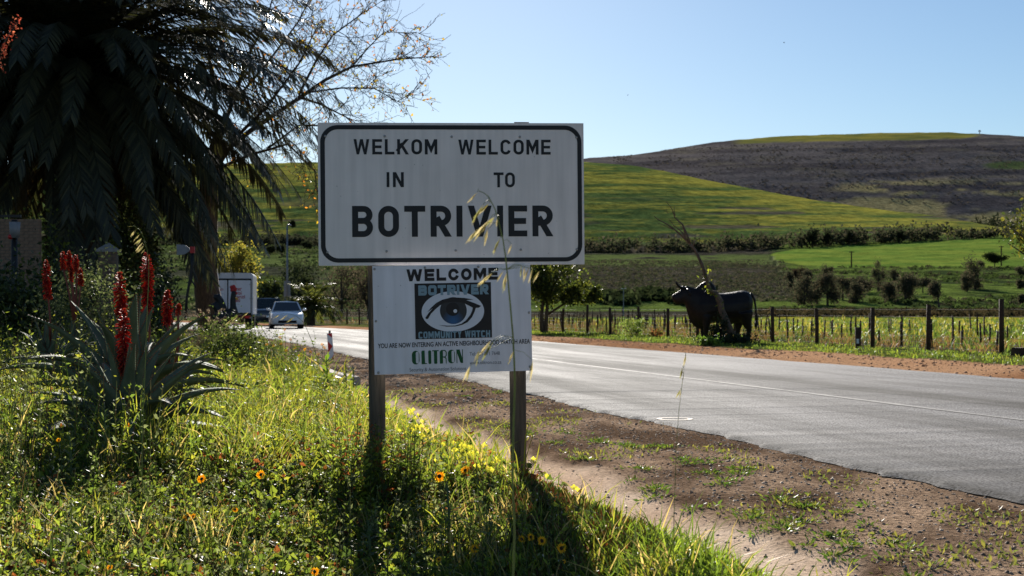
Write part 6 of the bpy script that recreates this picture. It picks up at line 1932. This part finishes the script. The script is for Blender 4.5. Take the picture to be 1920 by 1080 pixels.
grass('grass', 'tangled brown vine canes behind the fence left of the bull', 9000, 40, 100, 0.18, 0.42, 0.020, [BRN, (0.11, 0.08, 0.055), (0.07, 0.05, 0.035), DKG], qmin=17.6, qmax=30, u0=560, u1=1440, spread=0.12)
# far verge grass and flowering field
grass('grass', 'green grass strip below the vineyard fence', 15000, 24, 75, 0.03, 0.09, 0.020, [MID, MID, DKG, (0.12, 0.13, 0.03), LIM], qmin=14.0, qmax=17.6, u0=560, u1=2080, spread=0.08)
grass('grass', 'dry brown grass among the vineyard stakes', 11000, 26, 80, 0.10, 0.26, 0.022, [BRN, (0.13, 0.09, 0.05), MID, DKG], qmin=17.2, qmax=24, u0=560, u1=2080, spread=0.1)
grass('grass', 'yellow-green flowering grass field behind the vineyard stakes', 15000, 36, 110, 0.16, 0.36, 0.045, [(0.22, 0.19, 0.045), (0.14, 0.14, 0.035), MID, MID, DKG], qmin=23, qmax=75, u0=980, u1=2080, spread=0.16)

# ------------------------------------------------------------------ flowers one can count
def daisy_meshes(seed):
    r = np.random.default_rng(seed)
    n = 15
    a = np.arange(n) * 2 * math.pi / n + r.normal(size=n) * 0.05
    D = np.stack([np.cos(a), np.sin(a), np.full(n, 0.10) + r.normal(size=n) * 0.1], -1); D = unit(D)
    S = np.stack([-np.sin(a), np.cos(a), np.zeros(n)], -1)
    st = Stuff()
    C = D * 0.26
    st.leaves(C, D, S, np.full(n, 0.70) * r.uniform(0.85, 1.1, n), np.full(n, 0.30), pick([(0.80, 0.46, 0.02), (0.82, 0.52, 0.03)], n, r, 0.1), 0.12)
    # blunt the petals with a second shorter, wider layer
    st.leaves(C + np.array([0, 0, -0.02]), unit(D + S * 0.14), S, np.full(n, 0.58), np.full(n, 0.30), pick([(0.78, 0.42, 0.015)], n, r, 0.1), 0.1)
    pet = np_mesh('petals', np.concatenate(st.V), [np.concatenate(st.T)], np.concatenate(st.C))
    mb = MB(); mb.ball((0, 0, 0.0), (0.33, 0.33, 0.15), 12, 6)
    return pet, mb.mesh('disc', True)
DA = [daisy_meshes(k) for k in range(3)]
M['stem_green'] = pmat('flower_stem', (0.07, 0.10, 0.035), 0.7, 0.3, 20)
SEEN_D = {}
def daisy(u, v, rpx, lab, hgt=0.2, tilt=55, turn=0.0, grp='orange daisies in the weeds'):
    Y = flower_y(u, v, hgt)
    p = P(u, v, Y)
    x, y = p.x + 0.01, Y + 0.01
    g = G(x, y)
    t = empty('daisy', (x, y, g), 0, lab, 'daisy', grp)
    k = random.randrange(3)
    pet, disc = DA[k]
    hd = Vector((p.x - x, p.y - y, p.z - g))
    MB().tube([(0, 0, -0.02), (hd.x * 0.5 + 0.006, hd.y * 0.5 + 0.01, hd.z * 0.6), hd + Vector((0, 0.006, -0.004))], [0.0022, 0.002, 0.0022], 5).build('stem', M['stem_green'], t, True)
    rad = rpx / F * Y
    e = (R(tilt), 0, R(turn))
    o = link_mesh('petals', pet, M['petal'], t, hd, e); o.scale = (rad, rad, rad)
    o2 = link_mesh('disc', disc, M['yellow_disc'], t, hd, e); o2.scale = (rad, rad, rad)
for a in ((378, 898, 10.5, 'single orange daisy low in the weeds under the front aloe'), (489, 890, 10, 'orange daisy in the weeds between the aloe and the left post'),
          (352, 970, 10.5, 'larger orange daisy of the pair near the bottom left'), (362, 968, 7, 'half-hidden orange daisy of the pair near the bottom left'), (441, 956, 6.5, 'small orange daisy right of the bottom left pair'),
          (824, 893, 12.5, 'left daisy of the bright pair between the two posts'), (872, 882, 11.5, 'right, higher daisy of the bright pair between the two posts'),
          (978, 1011, 10, 'leftmost orange daisy of the row of four below the right post'), (995, 1007, 9, 'second orange daisy of the row of four below the right post'), (1016, 1014, 11, 'third orange daisy of the row of four below the right post'), (1053, 1028, 12, 'rightmost orange daisy of the row of four below the right post'),
          (890, 1029, 10.5, 'orange daisy left of the grass stalk at the bottom'), (823, 1049, 7.5, 'small orange daisy at the bottom, left of the stalk'), (590, 1072, 10, 'orange daisy at the bottom edge left of the middle'), (1057, 1053, 5, 'tiny orange bud below the row of four daisies'), (206, 1064, 7, 'flattened orange daisy at the bottom left edge')):
    daisy(*a, hgt=random.uniform(0.14, 0.2), tilt=random.uniform(50, 75), turn=random.uniform(-40, 40))
for a in ((176, 704, 7.5, 'left of two orange daisies in front of the front aloe spike'), (189, 702, 7.5, 'right of two orange daisies in front of the front aloe spike'), (239, 798, 6.5, 'orange daisy over the lower leaves of the front aloe'), (110, 825, 5, 'small orange daisy left of the front aloe base')):
    daisy(*a, hgt=0.42 if a[1] < 720 else 0.25, tilt=60, turn=random.uniform(-30, 30))
# little yellow daisies on the kerb before the white car
for (u, v) in ((525, 633), (534, 618), (545, 637), (553, 652), (572, 655), (582, 660), (512, 648), (500, 646), (527, 645), (537, 657), (597, 664), (470, 655), (608, 652), (490, 660), (561, 667), (604, 646)):
    Yk = 22.0 + random.uniform(-2, 3)
    p = P(u, v, Yk); g = G(p.x, p.y)
    t = empty('kerb_flower', (p.x, p.y, g), 0, 'small orange-yellow flower on a thin stem along the kerb before the cars', 'flower', 'small flowers along the kerb')
    hd = Vector((0, 0, p.z - g))
    MB().tube([(0.03, 0, -0.02), (0.015, 0, hd.z * 0.5), hd], [0.005, 0.004, 0.003], 4).build('stem', M['stem_green'], t)
    o = link_mesh('petals', DA[0][0], M['petal'], t, hd, (R(60), 0, R(random.uniform(-40, 40)))); o.scale = (0.028, 0.028, 0.028)

# pale yellow flowers between the posts
def cress():
    st = Stuff(); r = np.random.default_rng(3)
    a = np.arange(4) * math.pi / 2
    D = unit(np.stack([np.cos(a), np.sin(a), np.full(4, 0.25)], -1)); S = np.stack([-np.sin(a), np.cos(a), np.zeros(4)], -1)
    st.leaves(D * 0.05, D, S, np.full(4, 1.0), np.full(4, 0.85), pick([(0.72, 0.68, 0.08)], 4, r, 0.08), 0.1)
    return np_mesh('petals', np.concatenate(st.V), [np.concatenate(st.T)], np.concatenate(st.C))
CR = cress()
YF = [(769, 770), (783, 778), (795, 786), (756, 795), (765, 800), (773, 812), (790, 815), (798, 818), (793, 822), (830, 833), (846, 828), (866, 834), (875, 837), (863, 842), (897, 850), (905, 848), (922, 848), (817, 860), (843, 857), (884, 841), (892, 873), (914, 880), (920, 868), (760, 813), (745, 805), (779, 784), (753, 788), (799, 805), (812, 825), (826, 845), (851, 845), (1000, 860), (997, 865), (1020, 889), (1076, 914), (1039, 945), (659, 859), (661, 756), (650, 760), (652, 722), (680, 735), (586, 774), (578, 777), (640, 800), (625, 745), (930, 862), (908, 835), (838, 812), (782, 800), (770, 826)]
# dense knots of the same flower
YFX = [(769, 771), (796, 815), (867, 838), (898, 850), (785, 800), (770, 800), (830, 857), (884, 845), (915, 872)]
for (u, v) in YFX:
    for _ in range(4): YF.append((u + random.gauss(0, 8), v + random.gauss(0, 6)))
for (u, v) in YF:
    hgt = random.uniform(0.15, 0.22)
    Y = flower_y(u, v, hgt)
    p = P(u, v, Y); g = G(p.x, p.y)
    t = empty('yellow_wildflower', (p.x, p.y, g), 0, ('pale yellow wildflower in the weeds left of the left post' if u < 695 else 'pale yellow wildflower on the sandy edge right of the right post' if u > 985 else 'pale yellow wildflower in the upper drift just right of the left post' if v < 818 and u < 815 else 'pale yellow wildflower in the lower drift left of the right post' if u > 860 else 'pale yellow wildflower midway between the two posts'), 'wildflower', 'pale yellow wildflowers by the posts')
    hd = Vector((0, 0, p.z - g))
    MB().tube([(random.uniform(-.02, .02), 0, -0.02), (0.004, 0, hd.z * 0.6), hd], [0.002, 0.0016, 0.0014], 4).build('stem', M['stem_green'], t)
    for k in range(2):
        o = link_mesh('petals', CR, M['petal'], t, hd + Vector((0.014 * k, 0, -0.008 * k)), (R(random.uniform(20, 80)), 0, R(random.uniform(-60, 60)))); s_ = random.uniform(0.013, 0.021); o.scale = (s_, s_, s_)

# ------------------------------------------------------------------ oat grass stalks
M['oat'] = pmat('oat_stem', (0.20, 0.22, 0.05), 0.55, 0.25, 12)
def oat(name, stem, Y, rad, spikes, lab, slen=1.0, cols=((0.42, 0.36, 0.20), (0.30, 0.26, 0.12), (0.24, 0.25, 0.08))):
    """stem: photo points from the ground up; spikes: (from, to) photo points of hanging spikelets"""
    b = P(*stem[0], Y); g = G(b.x, b.y)
    t = empty(name, (b.x, b.y, g), 0, lab, 'grass stalk')
    o0 = Vector(t.location)
    pts = [P(u, v, Y) - o0 for u, v in stem]
    pts = [Vector((pts[0].x, pts[0].y, -0.03))] + pts
    n = len(pts)
    MB().tube(pts, [rad * (1 - 0.75 * i / (n - 1)) for i in range(n)], 6).build('stem', M['oat'], t, True)
    for i, (j, a, m_, e) in enumerate(spikes):
        A, Mm, E_ = (P(q[0], q[1], Y - 0.02 * (i % 3)) - o0 for q in (a, m_, e))
        J = P(j[0], j[1], Y) - o0
        MB().tube([J, J.lerp(A, 0.5) + Vector((0, 0, 0.008)), A], 0.0006, 4).build('pedicel', M['oat'], t, True)
        st = Stuff(); r = np.random.default_rng(i)
        ax = unit(np.array([tuple(E_ - A)])); L_ = (E_ - A).length
        for k in range(3):
            off = r.normal(size=(1, 3)) * 0.08; D = unit(ax + off)
            st.leaves(np.array([tuple(A)]), D, side_of(D, r), np.array([L_ * r.uniform(0.75, 1.05)]), np.array([L_ * 0.10 * slen]), np.array([cols[k % 3]]), 0.3)
        o = st.build('spikelet', M['straw'], t)
def z5(x, y): return (860 + x * 0.3516, 340 + y * 0.3516)
sp5 = [((110, 52), (100, 58), (70, 90), (38, 126)), ((150, 80), (165, 116), (120, 140), (75, 200)), ((175, 112), (130, 125), (80, 190), (55, 245)), ((205, 180), (190, 190), (160, 220), (135, 262)), ((205, 180), (165, 205), (110, 270), (75, 330)), ((215, 220), (100, 255), (70, 300), (46, 342)), ((220, 230), (155, 255), (140, 300), (125, 348)), ((230, 300), (222, 302), (190, 350), (165, 408)), ((215, 200), (205, 195), (208, 230), (206, 250)), ((235, 320), (283, 335), (275, 355), (262, 392)),
       ((256, 470), (180, 490), (130, 520), (92, 560)), ((256, 470), (150, 500), (140, 545), (115, 590)), ((258, 480), (240, 478), (220, 510), (202, 545)), ((258, 480), (255, 490), (240, 540), (228, 595)), ((256, 470), (335, 450), (332, 480), (328, 520)), ((256, 470), (380, 452), (360, 500), (342, 545)), ((256, 470), (350, 455), (345, 490), (350, 530)), ((256, 470), (430, 478), (405, 510), (385, 545)), ((256, 470), (395, 465), (385, 500), (372, 550)),
       ((290, 830), (170, 850), (140, 900), (95, 960)), ((290, 830), (185, 855), (160, 910), (125, 985)), ((290, 830), (110, 900), (95, 960), (80, 1005)), ((290, 830), (60, 985), (40, 1030), (25, 1080)), ((290, 870), (292, 905), (275, 950), (258, 988)), ((295, 900), (395, 955), (385, 1010), (365, 1075))]
oat('oat_grass', [(962, 1085), (965, 1000), (961, 900), (963, 800), z5(300, 1080), z5(296, 960), z5(290, 830), z5(278, 690), z5(266, 560), z5(256, 460), z5(250, 400), z5(236, 310), z5(214, 220), z5(195, 150), z5(160, 82), z5(132, 60), z5(108, 52)], 3.4, 0.0032, [tuple(z5(*q) for q in s_) for s_ in sp5], 'tall oat grass stalk hanging its seed heads across the two signs')
def z2(x, y): return (x * 0.4444, 360 + y * 0.4444)
sp2 = [((590, 160), (575, 160), (568, 175), (550, 195)), ((575, 150), (560, 145), (552, 150), (541, 146)), ((600, 175), (590, 178), (575, 200), (556, 212)), ((605, 190), (598, 195), (585, 215), (570, 232)), ((610, 205), (604, 212), (592, 235), (575, 255)), ((612, 215), (610, 222), (598, 245), (580, 262)), ((585, 155), (566, 165), (556, 178), (546, 190)), ((614, 230), (612, 240), (605, 255), (590, 264))]
oat('oat_grass', [z2(600, 1060), z2(606, 900), z2(612, 760), z2(617, 620), z2(622, 480), z2(627, 380), z2(628, 300), z2(620, 240), z2(608, 195), z2(590, 160), z2(568, 145), z2(548, 144)], 6.2, 0.0028, [tuple(z2(*q) for q in s_) for s_ in sp2], 'thin oat grass stalk rising in front of the aloes')
sp3 = [((1285, 668), (1286, 664), (1283, 676), (1281, 690)), ((1282, 690), (1280, 688), (1276, 700), (1275, 712)), ((1280, 700), (1282, 702), (1279, 712), (1277, 722)), ((1278, 735), (1276, 730), (1272, 742), (1268, 752))]
oat('oat_grass', [(1262, 1085), (1264, 960), (1268, 840), (1273, 770), (1278, 730), (1282, 695), (1286, 662)], 3.9, 0.0012, sp3, 'single thin grass stalk against the road near the painted ring', 1.2)
sp4 = [((438, 596), (436, 598), (428, 604), (420, 612)), ((452, 590), (447, 590), (440, 596), (434, 604)), ((470, 586), (466, 585), (458, 590), (450, 597))]
oat('oat_grass', [(520, 680), (505, 640), (488, 610), (470, 592), (452, 586), (438, 590)], 15, 0.004, sp4, 'arching dry grass stalk in front of the truck doors', 1.2)
sp6 = [((545, 588), (540, 590), (532, 594), (524, 602)), ((560, 590), (552, 594), (545, 598), (536, 606)), ((530, 592), (524, 590), (516, 592), (510, 598))]
oat('oat_grass', [(600, 690), (585, 640), (570, 605), (555, 592), (540, 588), (526, 588)], 15, 0.004, sp6, 'arching dry grass stalk in front of the white sedan', 1.2)
# brown plumed grass clump left of the rooster
x, y, z = g_at(385, 24.0)
t = empty('plume_grass', (x, y, z), 0, 'brown plumed grass clump in front of the brown trunk', 'grass clump')
r = np.random.default_rng(8); st = Stuff(); n = 420
C = np.zeros((n, 3)); C[:, :2] = r.normal(size=(n, 2)) * 0.14
D = rand_dirs(n, r); D *= 0.45; D[:, 2] = 1; D = unit(D); Ln = r.uniform(0.35, 0.8, n)
st.blades(C, D, side_of(D, r), Ln, np.full(n, 0.012), pick([(0.10, 0.07, 0.045), (0.06, 0.05, 0.03), (0.16, 0.12, 0.08)], n, r), np.stack([r.normal(size=n) * 0.2, r.normal(size=n) * 0.2, -np.abs(r.normal(size=n)) * 0.2], -1))
st.build('blades', M['straw'], t)
st = Stuff()
for k in range(34):
    a = r.uniform(-1, 1, 2); b0 = np.array([a[0] * 0.42, a[1] * 0.25, r.uniform(0.4, 0.95)])
    m_ = 22; tt = np.linspace(0, 1, m_)[:, None]
    ax = unit(np.array([[a[0] * 0.9 - 0.2, a[1] * 0.4, 0.35]]))
    C = b0 + ax * tt * 0.22 + np.array([0, 0, -0.10]) * tt ** 2
    D = unit(ax + r.normal(size=(m_, 3)) * 0.6); st.leaves(C, D, side_of(D, r), np.full(m_, 0.05), np.full(m_, 0.012), pick([(0.22, 0.16, 0.11), (0.32, 0.26, 0.20)], m_, r))
st.build('plumes', M['straw'], t)
# broad bright-leaved weed and the dark weed beside it, left of the left post
def broad(u, v, Y, h, n, lw, lab, cols, seed):
    X = (u - 960) / F * Y; g = G(X, Y)
    t = empty('broadleaf_weed', (X, Y, g), 0, lab, 'weed')
    MB().tube([(0, 0, -0.02), (0.01, 0, h * 0.5), (0.0, 0, h)], [0.008, 0.006, 0.003], 6).build('stem', M['stem_green'], t, True)
    r = np.random.default_rng(seed)
    for i in range(n):
        a = i * 2.39996; z = h * (0.15 + 0.8 * i / n)
        L_, w = lw[0] * (1.2 - 0.6 * i / n), lw[1] * (1.2 - 0.6 * i / n)
        el = 0.3 + 0.7 * i / n
        d = Vector((math.cos(a) * math.cos(el), math.sin(a) * math.cos(el), math.sin(el))); s_ = d.cross(Vector((0, 0, 1))).normalized(); up = s_.cross(d)
        V = []
        for k in range(6):
            q = k / 5; ww = w * math.sin(math.pi * min(1, q * 0.86 + 0.08)) * 0.5
            c = Vector((0, 0, z)) + d * L_ * q - Vector((0, 0, 1)) * L_ * 0.25 * q * q
            V += [c - s_ * ww + up * ww * 0.3, c, c + s_ * ww + up * ww * 0.3]
        Fq = []
        for k in range(5):
            o_ = k * 3
            Fq += [(o_, o_ + 1, o_ + 4, o_ + 3), (o_ + 1, o_ + 2, o_ + 5, o_ + 4)]
        me = np_mesh('leaf', np.array([tuple(v_) for v_ in V]), [np.array(Fq)], np.tile(np.array(cols[i % len(cols)]), (len(V), 1)), True)
        link_mesh('leaf', me, M['leaf'], t)
broad(612, 715, 15.5, 0.52, 11, (0.20, 0.075), 'broad bright-leaved weed before the striped marker', [(0.10, 0.17, 0.02), (0.15, 0.21, 0.03)], 1)
broad(662, 735, 14.5, 0.45, 22, (0.07, 0.03), 'twiggy dark weed between the broad weed and the left post', [(0.04, 0.06, 0.02), (0.08, 0.10, 0.04)], 2)
broad(648, 725, 15.0, 0.48, 22, (0.07, 0.03), 'twiggy weed right behind the broad-leaved weed', [(0.05, 0.07, 0.02), (0.08, 0.10, 0.04)], 3)
broad(690, 1060, 6.3, 0.24, 14, (0.07, 0.028), 'grey leafy weed at the bottom edge left of the stalk', [(0.07, 0.10, 0.05), (0.10, 0.13, 0.06)], 4)
broad(838, 1010, 6.4, 0.34, 16, (0.05, 0.02), 'grey-stemmed weed with nodding buds left of the stalk at the bottom', [(0.07, 0.10, 0.05), (0.11, 0.13, 0.07)], 5)
broad(195, 880, 7.6, 0.42, 18, (0.075, 0.026), 'grey-green leafy weed growing before the front aloe', [(0.07, 0.11, 0.03), (0.11, 0.14, 0.06)], 6)
broad(262, 880, 7.8, 0.40, 18, (0.075, 0.026), 'taller leafy weed at the right of the front aloe base', [(0.07, 0.11, 0.03), (0.11, 0.14, 0.06)], 7)
broad(130, 900, 7.3, 0.30, 16, (0.075, 0.030), 'leafy weed left of the front aloe base', [(0.09, 0.13, 0.03), (0.12, 0.15, 0.05)], 8)

# two birds in the sky
for u, v, Y, s_, lab in ((1470, 80, 160, 0.22, 'tiny dark bird high in the sky'), (1177, 178, 260, 0.3, 'tiny pale bird lower in the sky')):
    p = P(u, v, Y); t = empty('bird', tuple(p), 0.4, lab, 'bird')
    mb = MB(); mb.ball((0, 0, 0), (s_ * 0.5, s_ * 0.18, s_ * 0.16), 8, 6)
    for sg in (-1, 1): mb.add([(s_ * 0.25, 0, 0.02), (-s_ * 0.2, 0, 0.02), (-s_ * 0.1, sg * s_ * 0.9, s_ * 0.25)], [(0, 1, 2)])
    mb.build('body', M['rooster'], t)
